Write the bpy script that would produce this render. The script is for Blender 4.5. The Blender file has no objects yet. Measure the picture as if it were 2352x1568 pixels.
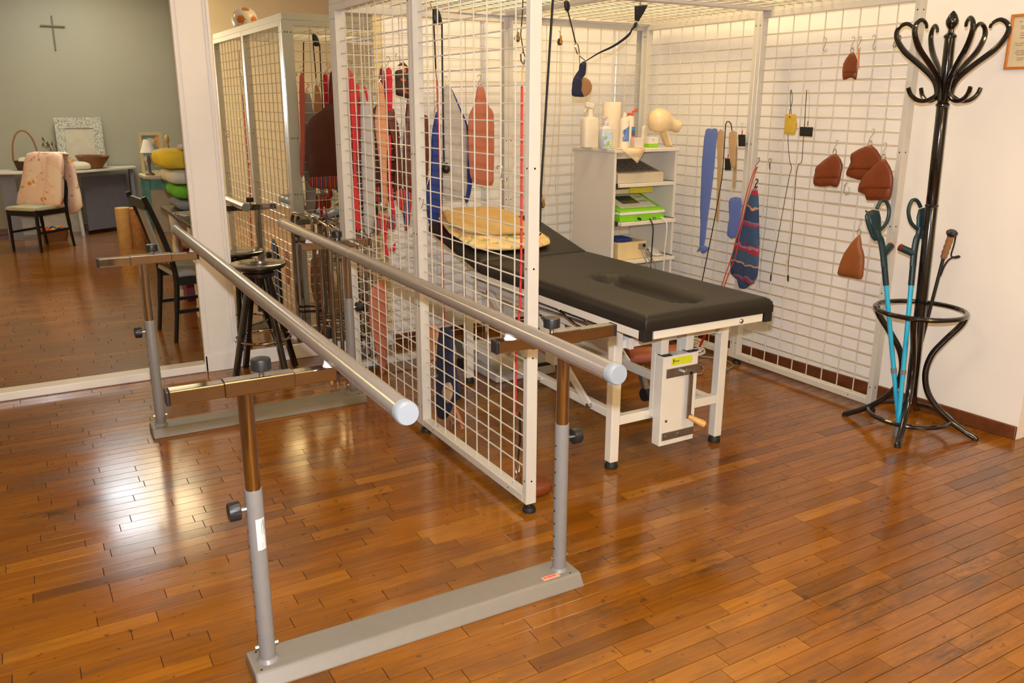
import bpy, math, random
from mathutils import Vector, Matrix
random.seed(7)
SC = bpy.context.scene
COL = SC.collection
PI = math.pi
V = Vector

# ------------------------------------------------------------------ camera
CF, CYAW, CPIT, CROLL = 1930.1, 0.5288, 0.2754, 0.0039
CC = V((-0.0248, -4.9377, 1.5133))
_d = V((math.sin(CYAW)*math.cos(CPIT), math.cos(CYAW)*math.cos(CPIT), -math.sin(CPIT)))
_r0 = V((math.cos(CYAW), -math.sin(CYAW), 0)); _u0 = _r0.cross(_d)
_r = math.cos(CROLL)*_r0 + math.sin(CROLL)*_u0
_u = -math.sin(CROLL)*_r0 + math.cos(CROLL)*_u0
cd = bpy.data.cameras.new('camera'); cam = bpy.data.objects.new('camera', cd); COL.objects.link(cam)
cd.sensor_width = 36.0; cd.lens = CF/2352.0*36.0; cd.clip_start = 0.05; cd.clip_end = 60
m = Matrix.Identity(4)
for i in range(3):
    m[i][0], m[i][1], m[i][2], m[i][3] = _r[i], _u[i], -_d[i], CC[i]
cam.matrix_world = m
SC.camera = cam
# a pixel of the photograph gives a direction; distance comes from the plane the thing touches
def ray(px, py): return _r*((px-1176)/CF) - _u*((py-784)/CF) + _d
def PZ(px, py, z=0.0): v = ray(px, py); return CC + v*((z-CC.z)/v.z)
def PY(px, py, y): v = ray(px, py); return CC + v*((y-CC.y)/v.y)
def PX(px, py, x): v = ray(px, py); return CC + v*((x-CC.x)/v.x)

# ------------------------------------------------------------------ world, lights, exposure
w = bpy.data.worlds.new('world'); SC.world = w; w.use_nodes = True
w.node_tree.nodes['Background'].inputs[0].default_value = (1.0, 0.8, 0.55, 1)
w.node_tree.nodes['Background'].inputs[1].default_value = 0.05
SC.view_settings.view_transform = 'Standard'; SC.view_settings.look = 'None'
SC.view_settings.gamma = 1.0; SC.view_settings.use_curve_mapping = False
SC.view_settings.exposure = 0.1
WARM = (1.0, 0.73, 0.34); FLASH = (0.84, 0.90, 1.0)
FLASH_W, CEIL_W, FAR_W = 320.0, 24.0, 27.0
# the camera's own flash, just above the lens
fl = bpy.data.lights.new('camera_flash', 'SPOT'); fl.energy = FLASH_W; fl.spot_size = math.radians(140); fl.spot_blend = 0.2; fl.color = FLASH; fl.shadow_soft_size = 0.022
flo = bpy.data.objects.new('camera_flash', fl); COL.objects.link(flo); 
flo.matrix_world = Matrix.Translation(_u*0.13+_d*0.02) @ cam.matrix_world

# ------------------------------------------------------------------ materials
def s2l(c):
    return tuple(((x/255.0)/12.92 if x/255.0 <= 0.04045 else ((x/255.0+0.055)/1.055)**2.4) for x in c)
MATS = {}
def mat(name, rgb, rough=0.5, metal=0.0, var=0.06, scale=14.0, bump=0.0, bscale=120.0, coat=0.0, sheen=0.0, trans=0.0, alpha=1.0, lin=False):
    if name in MATS: return MATS[name]
    c = rgb if lin else s2l(rgb)
    M = bpy.data.materials.new(name); M.use_nodes = True; nt = M.node_tree
    b = nt.nodes['Principled BSDF']
    b.inputs['Roughness'].default_value = rough; b.inputs['Metallic'].default_value = metal
    b.inputs['Coat Weight'].default_value = coat; b.inputs['Sheen Weight'].default_value = sheen
    b.inputs['Transmission Weight'].default_value = trans; b.inputs['Alpha'].default_value = alpha
    tc = nt.nodes.new('ShaderNodeTexCoord')
    n = nt.nodes.new('ShaderNodeTexNoise'); n.inputs['Scale'].default_value = scale; n.inputs['Detail'].default_value = 4
    nt.links.new(tc.outputs['Object'], n.inputs['Vector'])
    r = nt.nodes.new('ShaderNodeValToRGB')
    r.color_ramp.elements[0].position = 0.3; r.color_ramp.elements[1].position = 0.7
    r.color_ramp.elements[0].color = tuple(max(0, x*(1-var)) for x in c)+(1,)
    r.color_ramp.elements[1].color = tuple(min(1, x*(1+var)) for x in c)+(1,)
    nt.links.new(n.outputs['Fac'], r.inputs['Fac']); nt.links.new(r.outputs['Color'], b.inputs['Base Color'])
    if bump > 0:
        n2 = nt.nodes.new('ShaderNodeTexNoise'); n2.inputs['Scale'].default_value = bscale; n2.inputs['Detail'].default_value = 3
        nt.links.new(tc.outputs['Object'], n2.inputs['Vector'])
        bp = nt.nodes.new('ShaderNodeBump'); bp.inputs['Strength'].default_value = bump; bp.inputs['Distance'].default_value = 0.004
        nt.links.new(n2.outputs['Fac'], bp.inputs['Height']); nt.links.new(bp.outputs['Normal'], b.inputs['Normal'])
    MATS[name] = M
    return M
def emat(name, rgb, strength):
    if name in MATS: return MATS[name]
    M = bpy.data.materials.new(name); M.use_nodes = True; nt = M.node_tree
    b = nt.nodes['Principled BSDF']; b.inputs['Base Color'].default_value = (0.8, 0.8, 0.8, 1)
    b.inputs['Emission Color'].default_value = tuple(rgb)+(1,); b.inputs['Emission Strength'].default_value = strength
    MATS[name] = M; return M
def stripes(name, cols, scale, axis='Z', rough=0.9, vec='Object', noise=0.0):
    """repeating colour bands along one axis; cols = list of (width, rgb)"""
    if name in MATS: return MATS[name]
    M = bpy.data.materials.new(name); M.use_nodes = True; nt = M.node_tree; b = nt.nodes['Principled BSDF']
    b.inputs['Roughness'].default_value = rough
    tc = nt.nodes.new('ShaderNodeTexCoord'); sp = nt.nodes.new('ShaderNodeSeparateXYZ')
    nt.links.new(tc.outputs[vec], sp.inputs[0])
    src = sp.outputs[axis]
    mu = nt.nodes.new('ShaderNodeMath'); mu.operation = 'MULTIPLY'; mu.inputs[1].default_value = scale
    nt.links.new(src, mu.inputs[0]); out = mu.outputs[0]
    if noise:
        nz = nt.nodes.new('ShaderNodeTexNoise'); nz.inputs['Scale'].default_value = 9
        nt.links.new(tc.outputs[vec], nz.inputs['Vector'])
        ma = nt.nodes.new('ShaderNodeMath'); ma.operation = 'MULTIPLY_ADD'; ma.inputs[1].default_value = noise
        nt.links.new(nz.outputs['Fac'], ma.inputs[0]); nt.links.new(out, ma.inputs[2]); out = ma.outputs[0]
    fr = nt.nodes.new('ShaderNodeMath'); fr.operation = 'FRACT'; nt.links.new(out, fr.inputs[0])
    r = nt.nodes.new('ShaderNodeValToRGB'); r.color_ramp.interpolation = 'CONSTANT'
    tot = sum(a for a, _ in cols); p = 0
    for i, (a, c) in enumerate(cols):
        if i < 2: e = r.color_ramp.elements[i]; e.position = p/tot
        else: e = r.color_ramp.elements.new(p/tot)
        e.color = s2l(c)+(1,); p += a
    nt.links.new(fr.outputs[0], r.inputs['Fac']); nt.links.new(r.outputs['Color'], b.inputs['Base Color'])
    MATS[name] = M; return M
def blotch(name, base, spots, scale=18, thr=0.62, rough=0.85):
    """cloth or paper with scattered coloured blotches"""
    if name in MATS: return MATS[name]
    M = bpy.data.materials.new(name); M.use_nodes = True; nt = M.node_tree; b = nt.nodes['Principled BSDF']
    b.inputs['Roughness'].default_value = rough
    tc = nt.nodes.new('ShaderNodeTexCoord'); cur = None
    for i, (c, sc_, th) in enumerate(spots):
        n = nt.nodes.new('ShaderNodeTexNoise'); n.inputs['Scale'].default_value = sc_; n.inputs['Detail'].default_value = 2
        mp = nt.nodes.new('ShaderNodeMapping'); mp.inputs['Location'].default_value = (i*3.7, i*1.3, i*5.1)
        nt.links.new(tc.outputs['Object'], mp.inputs['Vector']); nt.links.new(mp.outputs['Vector'], n.inputs['Vector'])
        r = nt.nodes.new('ShaderNodeValToRGB'); r.color_ramp.elements[0].position = th; r.color_ramp.elements[1].position = th+0.04
        nt.links.new(n.outputs['Fac'], r.inputs['Fac'])
        mx = nt.nodes.new('ShaderNodeMix'); mx.data_type = 'RGBA'
        if cur is None: mx.inputs[6].default_value = s2l(base)+(1,)
        else: nt.links.new(cur, mx.inputs[6])
        mx.inputs[7].default_value = s2l(c)+(1,)
        nt.links.new(r.outputs['Color'], mx.inputs[0]); cur = mx.outputs[2]
    nt.links.new(cur, b.inputs['Base Color'])
    MATS[name] = M; return M

# ------------------------------------------------------------------ mesh helpers
ORI = {}
def empty(name, loc, label, cat, group=None):
    o = bpy.data.objects.new(name, None); COL.objects.link(o); o.location = loc; o.empty_display_size = 0.05
    ORI[o] = V(loc); tag(o, label, cat, group); return o
def tag(o, label=None, cat=None, group=None, kind=None):
    if label: o['label'] = label
    if cat: o['category'] = cat
    if group: o['group'] = group
    if kind: o['kind'] = kind
    return o
def frame_of(d):
    d = d.normalized(); a = V((0, 0, 1)) if abs(d.z) < 0.9 else V((0, 1, 0))
    s = d.cross(a).normalized(); return s, s.cross(d).normalized()
class MB:
    def __init__(s): s.v = []; s.f = []
    def add(s, vs, fs):
        n = len(s.v); s.v += [V(p) for p in vs]; s.f += [tuple(i+n for i in f) for f in fs]; return s
    def box(s, c, size, rot=None):
        c = V(c); hx, hy, hz = size[0]/2, size[1]/2, size[2]/2
        ps = [V((x, y, z)) for z in (-hz, hz) for y in (-hy, hy) for x in (-hx, hx)]
        if rot is not None: ps = [rot @ p for p in ps]
        return s.add([c+p for p in ps], [(0, 2, 3, 1), (4, 5, 7, 6), (0, 1, 5, 4), (2, 6, 7, 3), (0, 4, 6, 2), (1, 3, 7, 5)])
    def bb(s, a, b):
        a, b = V(a), V(b); return s.box((a+b)/2, [abs(b[i]-a[i]) for i in range(3)])
    def bar(s, p, q, w, h, up=(0, 0, 1)):
        """box from p to q, w wide sideways, h along up"""
        p, q = V(p), V(q); d = (q-p).normalized(); up = V(up)
        sd = d.cross(up).normalized()*(w/2); u = sd.cross(d).normalized()*(h/2)
        ps = [p-sd-u, p+sd-u, p+sd+u, p-sd+u, q-sd-u, q+sd-u, q+sd+u, q-sd+u]
        return s.add(ps, [(0, 1, 2, 3), (7, 6, 5, 4), (0, 4, 5, 1), (1, 5, 6, 2), (2, 6, 7, 3), (3, 7, 4, 0)])
    def tube(s, pts, r, n=8, closed=False, caps=True, flat=1.0):
        pts = [V(p) for p in pts]; k = len(pts); rs = r if isinstance(r, (list, tuple)) else [r]*k
        T = []
        for i in range(k):
            if closed: t = pts[(i+1) % k]-pts[i-1]
            else: t = pts[min(i+1, k-1)]-pts[max(i-1, 0)]
            T.append(t.normalized() if t.length > 1e-9 else V((0, 0, 1)))
        a, b = frame_of(T[0]); base = len(s.v); pa = a
        for i in range(k):
            pa = (pa - T[i]*pa.dot(T[i]))
            pa = pa.normalized() if pa.length > 1e-6 else frame_of(T[i])[0]
            pb = T[i].cross(pa)
            for j in range(n):
                an = 2*PI*j/n; s.v.append(pts[i]+(pa*math.cos(an)+pb*math.sin(an)*flat)*rs[i])
        for i in range(k if closed else k-1):
            i2 = (i+1) % k
            for j in range(n):
                j2 = (j+1) % n
                s.f.append((base+i*n+j, base+i*n+j2, base+i2*n+j2, base+i2*n+j))
        if caps and not closed:
            s.f.append(tuple(base+j for j in range(n))[::-1]); s.f.append(tuple(base+(k-1)*n+j for j in range(n)))
        return s
    def lathe(s, prof, n=16, o=(0, 0, 0), axis=(0, 0, 1)):
        """prof: list of (radius, height)"""
        o = V(o); ax = V(axis).normalized(); a, b = frame_of(ax); base = len(s.v)
        for r, h in prof:
            for j in range(n):
                an = 2*PI*j/n; s.v.append(o+ax*h+(a*math.cos(an)+b*math.sin(an))*max(r, 1e-5))
        for i in range(len(prof)-1):
            for j in range(n):
                j2 = (j+1) % n; s.f.append((base+i*n+j, base+i*n+j2, base+(i+1)*n+j2, base+(i+1)*n+j))
        s.f.append(tuple(base+j for j in range(n))[::-1]); s.f.append(tuple(base+(len(prof)-1)*n+j for j in range(n)))
        return s
    def cyl(s, p, q, r, n=12):
        p, q = V(p), V(q); return s.lathe([(r, 0), (r, (q-p).length)], n, p, q-p)
    def ext(s, outline, nrm):
        """prism: planar outline swept along nrm"""
        o = [V(p) for p in outline]; nrm = V(nrm); k = len(o)
        return s.add(o+[p+nrm for p in o], [tuple(range(k))[::-1], tuple(range(k, 2*k))] + [(i, (i+1) % k, k+(i+1) % k, k+i) for i in range(k)])
    def puff(s, outline, nrm, t, flat=False, back=None, sub=2, full=False):
        """soft solid with the outline's silhouette, t thick along nrm (both sides)"""
        o = [V(p) for p in outline]
        if sub > 1:
            q = []
            k = len(o)
            for i in range(k):
                p0, p1, p2, p3 = o[i-1], o[i], o[(i+1) % k], o[(i+2) % k]
                for j in range(sub):
                    tt = j/sub
                    q.append(0.5*((2*p1)+(p2-p0)*tt+(2*p0-5*p1+4*p2-p3)*tt*tt+(3*p1-p0-3*p2+p3)*tt**3) if not flat else p1.lerp(p2, tt))
            o = q
        nrm = V(nrm).normalized(); k = len(o); c = sum(o, V((0, 0, 0)))/k
        sc = [1.0, 0.97, 0.88, 0.7, 0.4]; hh = [0.0, 0.35, 0.7, 0.92, 1.0] if not flat else [0.0, 0.8, 1.0, 1.0, 1.0]
        if full: sc = [1.0, 0.985, 0.94, 0.82, 0.5]; hh = [0.0, 0.5, 0.8, 0.95, 1.0]
        base = len(s.v); rings = []
        def ring(sc_, h): 
            st = len(s.v)
            for p in o: s.v.append(c+(p-c)*sc_+nrm*h)
            return st
        bk = t if back is None else back
        front = [ring(a, t*h) for a, h in zip(sc, hh)]
        rear = [front[0]]+[ring(a, -bk*h) for a, h in zip(sc[1:], hh[1:])]
        for rr, flip in ((front, False), (rear, True)):
            for a, b in zip(rr, rr[1:]):
                for i in range(k):
                    j = (i+1) % k; q = (a+i, a+j, b+j, b+i); s.f.append(q[::-1] if flip else q)
            s.v.append(c+nrm*((-bk if flip else t)*1.02)); ci = len(s.v)-1; a = rr[-1]
            for i in range(k):
                j = (i+1) % k; q = (a+i, a+j, ci); s.f.append(q[::-1] if flip else q)
        return s
    def quad(s, a, b, c, d, t):
        a, b, c, d = map(V, (a, b, c, d)); n = (b-a).cross(d-a).normalized()*t
        return s.ext([a, b, c, d], n)
    def build(s, name, M, parent=None, smooth=True, bevel=0.0, seg=2, kind=None, label=None, angle=35):
        o0 = ORI[parent] if parent is not None else None
        if o0 is None:
            xs = [p.x for p in s.v]; ys = [p.y for p in s.v]; zs = [p.z for p in s.v]
            o0 = V(((min(xs)+max(xs))/2, (min(ys)+max(ys))/2, min(zs)))
            loc = o0
        else: loc = V((0, 0, 0))
        me = bpy.data.meshes.new(name); me.from_pydata([p-o0 for p in s.v], [], s.f); me.update()
        import bmesh
        bm = bmesh.new(); bm.from_mesh(me); bmesh.ops.recalc_face_normals(bm, faces=bm.faces); bm.to_mesh(me); bm.free()
        if smooth:
            me.polygons.foreach_set('use_smooth', [True]*len(me.polygons)); me.set_sharp_from_angle(angle=math.radians(angle))
        o = bpy.data.objects.new(name, me); COL.objects.link(o); me.materials.append(M)
        o.location = loc; ORI[o] = o0
        if parent is not None: o.parent = parent
        if bevel > 0:
            b = o.modifiers.new('bevel', 'BEVEL'); b.width = bevel; b.segments = seg; b.limit_method = 'ANGLE'; b.angle_limit = math.radians(40)
        if kind: o['kind'] = kind
        if label: o['label'] = label
        return o
def arc(c, a, b, r, a0, a1, n):
    c, a, b = V(c), V(a), V(b); return [c+(a*math.cos(t)+b*math.sin(t))*r for t in [a0+(a1-a0)*i/n for i in range(n+1)]]
def smooth_path(pts, sub=5):
    o = [V(p) for p in pts]; out = []
    for i in range(len(o)-1):
        p0, p1, p2, p3 = o[max(i-1, 0)], o[i], o[i+1], o[min(i+2, len(o)-1)]
        for j in range(sub):
            t = j/sub; out.append(0.5*((2*p1)+(p2-p0)*t+(2*p0-5*p1+4*p2-p3)*t*t+(3*p1-p0-3*p2+p3)*t**3))
    return out+[o[-1]]

# ================================================================== SETTING
wall_m = mat('wall_paint_white', (244, 239, 233), 0.75, var=0.02, scale=3, bump=0.05, bscale=160)
far_m = mat('wall_paint_grey_green', (166, 163, 143), 0.8, var=0.03, scale=2, bump=0.05, bscale=160)
ceil_m = mat('ceiling_paint', (226, 220, 206), 0.85, var=0.02, scale=3)
gloss_white = mat('white_gloss_paint', (236, 230, 222), 0.22, var=0.02, scale=5, coat=0.4)
base_m = mat('baseboard_wood', (104, 58, 30), 0.35, var=0.25, scale=22)
dark_gap = mat('floor_joint_dark', (34, 20, 9), 0.95)

def struct(name, mb, M, bevel=0.0, smooth=False):
    return tag(mb.build(name, M, None, smooth=smooth, bevel=bevel), kind='structure')
XW0, XW1, YW1 = 3.72, 3.889, -2.951          # right wall runs from the room corner to its outer corner
ZC = 3.0
struct('wall_back', MB().bb((0.80, 0.022, 0), (3.95, 0.05, ZC)), wall_m)
struct('wall_back_header', MB().bb((-1.7, 0.022, 2.7), (0.80, 0.05, ZC)), wall_m)
struct('wall_back_left', MB().bb((-3.6, 0.022, 0), (-1.7, 0.24, ZC)), wall_m)
struct('wall_right', MB().ext([(XW0, 0.022, 0), (XW1, YW1, 0), (XW1+0.22, YW1, 0), (XW0+0.24, 0.022, 0)], (0, 0, ZC)), wall_m)
struct('wall_right_return', MB().bb((XW1+0.22, YW1, 0), (7.2, YW1+0.2, ZC)), wall_m)
struct('wall_east', MB().bb((7.2, -8.2, 0), (7.4, YW1+0.2, ZC)), wall_m)
struct('wall_front', MB().bb((-3.8, -8.2, 0), (7.2, -8.0, ZC)), wall_m)
struct('wall_left', MB().bb((-3.8, -8.0, 0), (-3.6, 6.64, ZC)), wall_m)
struct('wall_far', MB().bb((-3.6, 6.64, 0), (4.2, 6.84, ZC)), far_m)
struct('wall_far_right', MB().bb((4.0, 0.05, 0), (4.2, 6.64, ZC)), far_m)
struct('ceiling', MB().bb((-3.8, -8.2, ZC), (7.4, 6.84, ZC+0.12)), ceil_m)
# white pillar between the opening and the mirror, with a raised bead along both edges
pb = MB(); pb.bb((0.792, 0.0, 0.0), (0.985, 0.03, 2.9))
struct('trim_1', pb.bb((0.792, -0.012, 0.0), (0.806, 0.0, 2.9)).bb((0.815, -0.006, 0.0), (0.822, 0.0, 2.9)).bb((0.968, -0.012, 0.0), (0.985, 0.0, 2.9)).bb((0.952, -0.006, 0.0), (0.958, 0.0, 2.9)).bb((0.79, -0.012, 0.0), (0.986, 0.0, 0.10)), gloss_white, bevel=0.003)
struct('trim_2', MB().bb((-3.6, 0.0, 0.0), (0.80, 0.10, 0.046)), gloss_white, bevel=0.006)
def along_wall(t, off): # point on the right wall's face
    a = V((XW0, 0.022, 0)); b = V((XW1, YW1, 0)); n = V((-(a.y-b.y), (a.x-b.x), 0)).normalized()
    return a.lerp(b, t)+n*off
nW = V((-(0.022-YW1), (XW0-XW1), 0)).normalized()
a, b = along_wall(0, 0), along_wall(1, 0)
struct('baseboard_right', MB().ext([a, b, b+nW*0.016, a+nW*0.016], (0, 0, 0.065)), base_m, bevel=0.004)
struct('baseboard_back', MB().bb((1.97, 0.006, 0), (XW0, 0.022, 0.065)), base_m, bevel=0.004)
struct('baseboard_far', MB().bb((-3.6, 6.622, 0), (4.0, 6.64, 0.07)), base_m, bevel=0.004)

# ---- parquet
def parquet_mat():
    M = bpy.data.materials.new('oak_parquet'); M.use_nodes = True; nt = M.node_tree; b = nt.nodes['Principled BSDF']; L = nt.links.new
    N = nt.nodes.new
    geo = N('ShaderNodeNewGeometry'); oi = N('ShaderNodeObjectInfo')
    ad = N('ShaderNodeMath'); ad.operation = 'ADD'; L(geo.outputs['Random Per Island'], ad.inputs[0]); L(oi.outputs['Random'], ad.inputs[1])
    fr = N('ShaderNodeMath'); fr.operation = 'FRACT'; L(ad.outputs[0], fr.inputs[0])
    rp = N('ShaderNodeValToRGB'); el = rp.color_ramp.elements
    cs = [(0.0, (122, 72, 10)), (0.12, (140, 85, 12)), (0.30, (131, 77, 9)), (0.42, (148, 91, 15)), (0.55, (136, 81, 10)), (0.70, (161, 103, 22)), (0.76, (132, 78, 9)), (0.92, (145, 88, 13)), (1.0, (106, 62, 10))]
    el[0].position = 0; el[0].color = s2l(cs[0][1])+(1,); el[1].position = 1; el[1].color = s2l(cs[-1][1])+(1,)
    for p, c in cs[1:-1]: e = el.new(p); e.color = s2l(c)+(1,)
    L(fr.outputs[0], rp.inputs['Fac'])
    # grain, stretched along the planks, shifted per plank
    mu = N('ShaderNodeMath'); mu.operation = 'MULTIPLY'; mu.inputs[1].default_value = 37; L(fr.outputs[0], mu.inputs[0])
    cx = N('ShaderNodeCombineXYZ'); L(mu.outputs[0], cx.inputs[0]); L(mu.outputs[0], cx.inputs[2])
    va = N('ShaderNodeVectorMath'); va.operation = 'ADD'; L(geo.outputs['Position'], va.inputs[0]); L(cx.outputs[0], va.inputs[1])
    mp = N('ShaderNodeMapping'); mp.inputs['Scale'].default_value = (4, 60, 1); L(va.outputs[0], mp.inputs['Vector'])
    gn = N('ShaderNodeTexNoise'); gn.inputs['Scale'].default_value = 1.0; gn.inputs['Detail'].default_value = 6; gn.inputs['Distortion'].default_value = 0.6
    L(mp.outputs[0], gn.inputs['Vector'])
    gr = N('ShaderNodeValToRGB'); gr.color_ramp.elements[0].position = 0.25; gr.color_ramp.elements[0].color = (0.62, 0.56, 0.5, 1); gr.color_ramp.elements[1].position = 0.75; gr.color_ramp.elements[1].color = (1.12, 1.1, 1.08, 1)
    L(gn.outputs['Fac'], gr.inputs['Fac'])
    m1 = N('ShaderNodeMix'); m1.data_type = 'RGBA'; m1.blend_type = 'MULTIPLY'; m1.inputs[0].default_value = 0.75; L(rp.outputs[0], m1.inputs[6]); L(gr.outputs[0], m1.inputs[7])
    # worn, grimy patches and small dark dents
    wn = N('ShaderNodeTexNoise'); wn.inputs['Scale'].default_value = 1.7; wn.inputs['Detail'].default_value = 7; wn.inputs['Roughness'].default_value = 0.62
    wm = N('ShaderNodeMapping'); wm.inputs['Scale'].default_value = (1.0, 2.6, 1); wm.inputs['Location'].default_value = (0.35, 0.8, 0); L(geo.outputs['Position'], wm.inputs['Vector']); L(wm.outputs[0], wn.inputs['Vector'])
    wr = N('ShaderNodeValToRGB'); wr.color_ramp.elements[0].position = 0.49; wr.color_ramp.elements[0].color = (0, 0, 0, 1); wr.color_ramp.elements[1].position = 0.74; wr.color_ramp.elements[1].color = (0.85, 0.85, 0.85, 1)
    L(wn.outputs['Fac'], wr.inputs['Fac'])
    m2 = N('ShaderNodeMix'); m2.data_type = 'RGBA'; L(wr.outputs[0], m2.inputs[0]); L(m1.outputs[2], m2.inputs[6]); m2.inputs[7].default_value = s2l((86, 54, 28))+(1,)
    dn = N('ShaderNodeTexNoise'); dn.inputs['Scale'].default_value = 26; dn.inputs['Detail'].default_value = 2; L(geo.outputs['Position'], dn.inputs['Vector'])
    dr = N('ShaderNodeValToRGB'); dr.color_ramp.elements[0].position = 0.66; dr.color_ramp.elements[0].color = (0, 0, 0, 1); dr.color_ramp.elements[1].position = 0.72; dr.color_ramp.elements[1].color = (0.65, 0.65, 0.65, 1)
    L(dn.outputs['Fac'], dr.inputs['Fac'])
    m3 = N('ShaderNodeMix'); m3.data_type = 'RGBA'; L(dr.outputs[0], m3.inputs[0]); L(m2.outputs[2], m3.inputs[6]); m3.inputs[7].default_value = s2l((66, 40, 20))+(1,)
    # a few big worn stains with their own places on the floor
    cur = m3.outputs[2]
    for (sx_, sy_), rad in (((1400, 1285), 0.20), ((1380, 1405), 0.12), ((1640, 1300), 0.16), ((1960, 1390), 0.26), ((2240, 1300), 0.30), ((2200, 1490), 0.22), ((120, 1180), 0.2)):
        c_ = PZ(sx_, sy_, 0); mpp = N('ShaderNodeMapping'); mpp.inputs['Location'].default_value = (-c_.x*0.6, -c_.y*1.7, 0); mpp.inputs['Scale'].default_value = (0.6, 1.7, 0)
        L(geo.outputs['Position'], mpp.inputs['Vector']); ln = N('ShaderNodeVectorMath'); ln.operation = 'LENGTH'; L(mpp.outputs[0], ln.inputs[0])
        fo_ = N('ShaderNodeMapRange'); fo_.inputs[1].default_value = rad; fo_.inputs[2].default_value = 0.0; fo_.inputs[3].default_value = 0.0; fo_.inputs[4].default_value = 1.0; L(ln.outputs['Value'], fo_.inputs[0])
        sn = N('ShaderNodeTexNoise'); sn.inputs['Scale'].default_value = 1.0; sn.inputs['Detail'].default_value = 6; sn.inputs['Roughness'].default_value = 0.7
        sm_ = N('ShaderNodeMapping'); sm_.inputs['Scale'].default_value = (6, 26, 1); L(geo.outputs['Position'], sm_.inputs['Vector']); L(sm_.outputs[0], sn.inputs['Vector'])
        sr = N('ShaderNodeMapRange'); sr.inputs[1].default_value = 0.42; sr.inputs[2].default_value = 0.62; L(sn.outputs['Fac'], sr.inputs[0])
        mu_ = N('ShaderNodeMath'); mu_.operation = 'MULTIPLY'; L(fo_.outputs[0], mu_.inputs[0]); L(sr.outputs[0], mu_.inputs[1])
        mq = N('ShaderNodeMix'); mq.data_type = 'RGBA'; L(mu_.outputs[0], mq.inputs[0]); L(cur, mq.inputs[6]); mq.inputs[7].default_value = s2l((70, 48, 28))+(1,); cur = mq.outputs[2]
    L(cur, b.inputs['Base Color'])
    rr = N('ShaderNodeMapRange'); rr.inputs[1].default_value = 0.3; rr.inputs[2].default_value = 0.75; rr.inputs[3].default_value = 0.12; rr.inputs[4].default_value = 0.26
    L(wn.outputs['Fac'], rr.inputs[0]); L(rr.outputs[0], b.inputs['Roughness'])
    bp = N('ShaderNodeBump'); bp.inputs['Strength'].default_value = 0.12; bp.inputs['Distance'].default_value = 0.002
    bn = N('ShaderNodeTexNoise'); bn.inputs['Scale'].default_value = 9; bn.inputs['Detail'].default_value = 3
    bm_ = N('ShaderNodeMapping'); bm_.inputs['Scale'].default_value = (1, 3, 1); L(va.outputs[0], bm_.inputs['Vector']); L(bm_.outputs[0], bn.inputs['Vector'])
    L(bn.outputs['Fac'], bp.inputs['Height']); L(bp.outputs['Normal'], b.inputs['Normal'])
    b.inputs['Coat Weight'].default_value = 0.25; b.inputs['Coat Roughness'].default_value = 0.12
    return M
oak = parquet_mat()
floor = struct('floor', MB().bb((-3.8, -8.2, -0.10), (7.4, 6.84, -0.0035)), dark_gap)
PW, GAP = 0.0600, 0.0021
LENS = [0.30, 0.34, 0.37, 0.37, 0.41, 0.46]
def plank_verts(L_):
    a, b = L_/2-GAP/2, PW/2-GAP/2; c = 0.0004
    vs = [(-a, -b, -0.02), (a, -b, -0.02), (a, b, -0.02), (-a, b, -0.02), (-a, -b, -c), (a, -b, -c), (a, b, -c), (-a, b, -c),
          (-a+c, -b+c, 0), (a-c, -b+c, 0), (a-c, b-c, 0), (-a+c, b-c, 0)]
    fs = [(8, 9, 10, 11), (4, 5, 9, 8), (5, 6, 10, 9), (6, 7, 11, 10), (7, 4, 8, 11), (0, 1, 5, 4), (1, 2, 6, 5), (2, 3, 7, 6), (3, 0, 4, 7)]
    return vs, fs
def pix(P):
    v = P-CC; z = v.dot(_d)
    return (1176+CF*v.dot(_r)/z, 784-CF*v.dot(_u)/z) if z > 0.05 else None
planks = []; rng = random.Random(3)
y = -8.0+PW/2
while y < 6.62:
    x = -3.6-rng.random()*0.4
    while x < 7.2:
        k = rng.randrange(len(LENS)); L_ = LENS[k]; cx = x+L_/2
        if (y > 0.0 and cx > 4.2) or (cx > 4.2 and y > YW1+0.25): x += L_; continue
        c = [pix(V((cx+sx*L_/2, y+sy*PW/2, 0))) for sx, sy in ((-1, -1), (1, -1), (1, 1), (-1, 1))]
        area = 0
        if all(c):
            mx = sum(p[0] for p in c)/4; my = sum(p[1] for p in c)/4
            if -60 < mx < 2412 and -60 < my < 1630 and not (cx > 3.8 and y > YW1):
                area = abs(sum(c[i][0]*c[(i+1) % 4][1]-c[(i+1) % 4][0]*c[i][1] for i in range(4)))/2
        planks.append((area, cx, y, k)); x += L_
    y += PW
planks.sort(key=lambda t: -t[0])
pm = []
for L_ in LENS:
    vs, fs = plank_verts(L_); me = bpy.data.meshes.new('plank'); me.from_pydata(vs, [], fs); me.materials.append(oak); pm.append(me)
fo = ORI[floor]
for area, cx, y, k in planks[:300]:
    o = bpy.data.objects.new('plank', pm[k]); COL.objects.link(o); o.parent = floor
    o.location = V((cx, y, rng.uniform(-0.00015, 0.0001)))-fo
mb = MB()
for area, cx, y, k in planks[300:]:
    vs, fs = plank_verts(LENS[k]); dz = rng.uniform(-0.00015, 0.0001)
    n = len(mb.v); mb.v += [V((p[0]+cx, p[1]+y, p[2]+dz)) for p in vs]; mb.f += [tuple(i+n for i in f) for f in fs]
mb.build('parquet_planks', oak, floor, smooth=False, kind='stuff')

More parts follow.
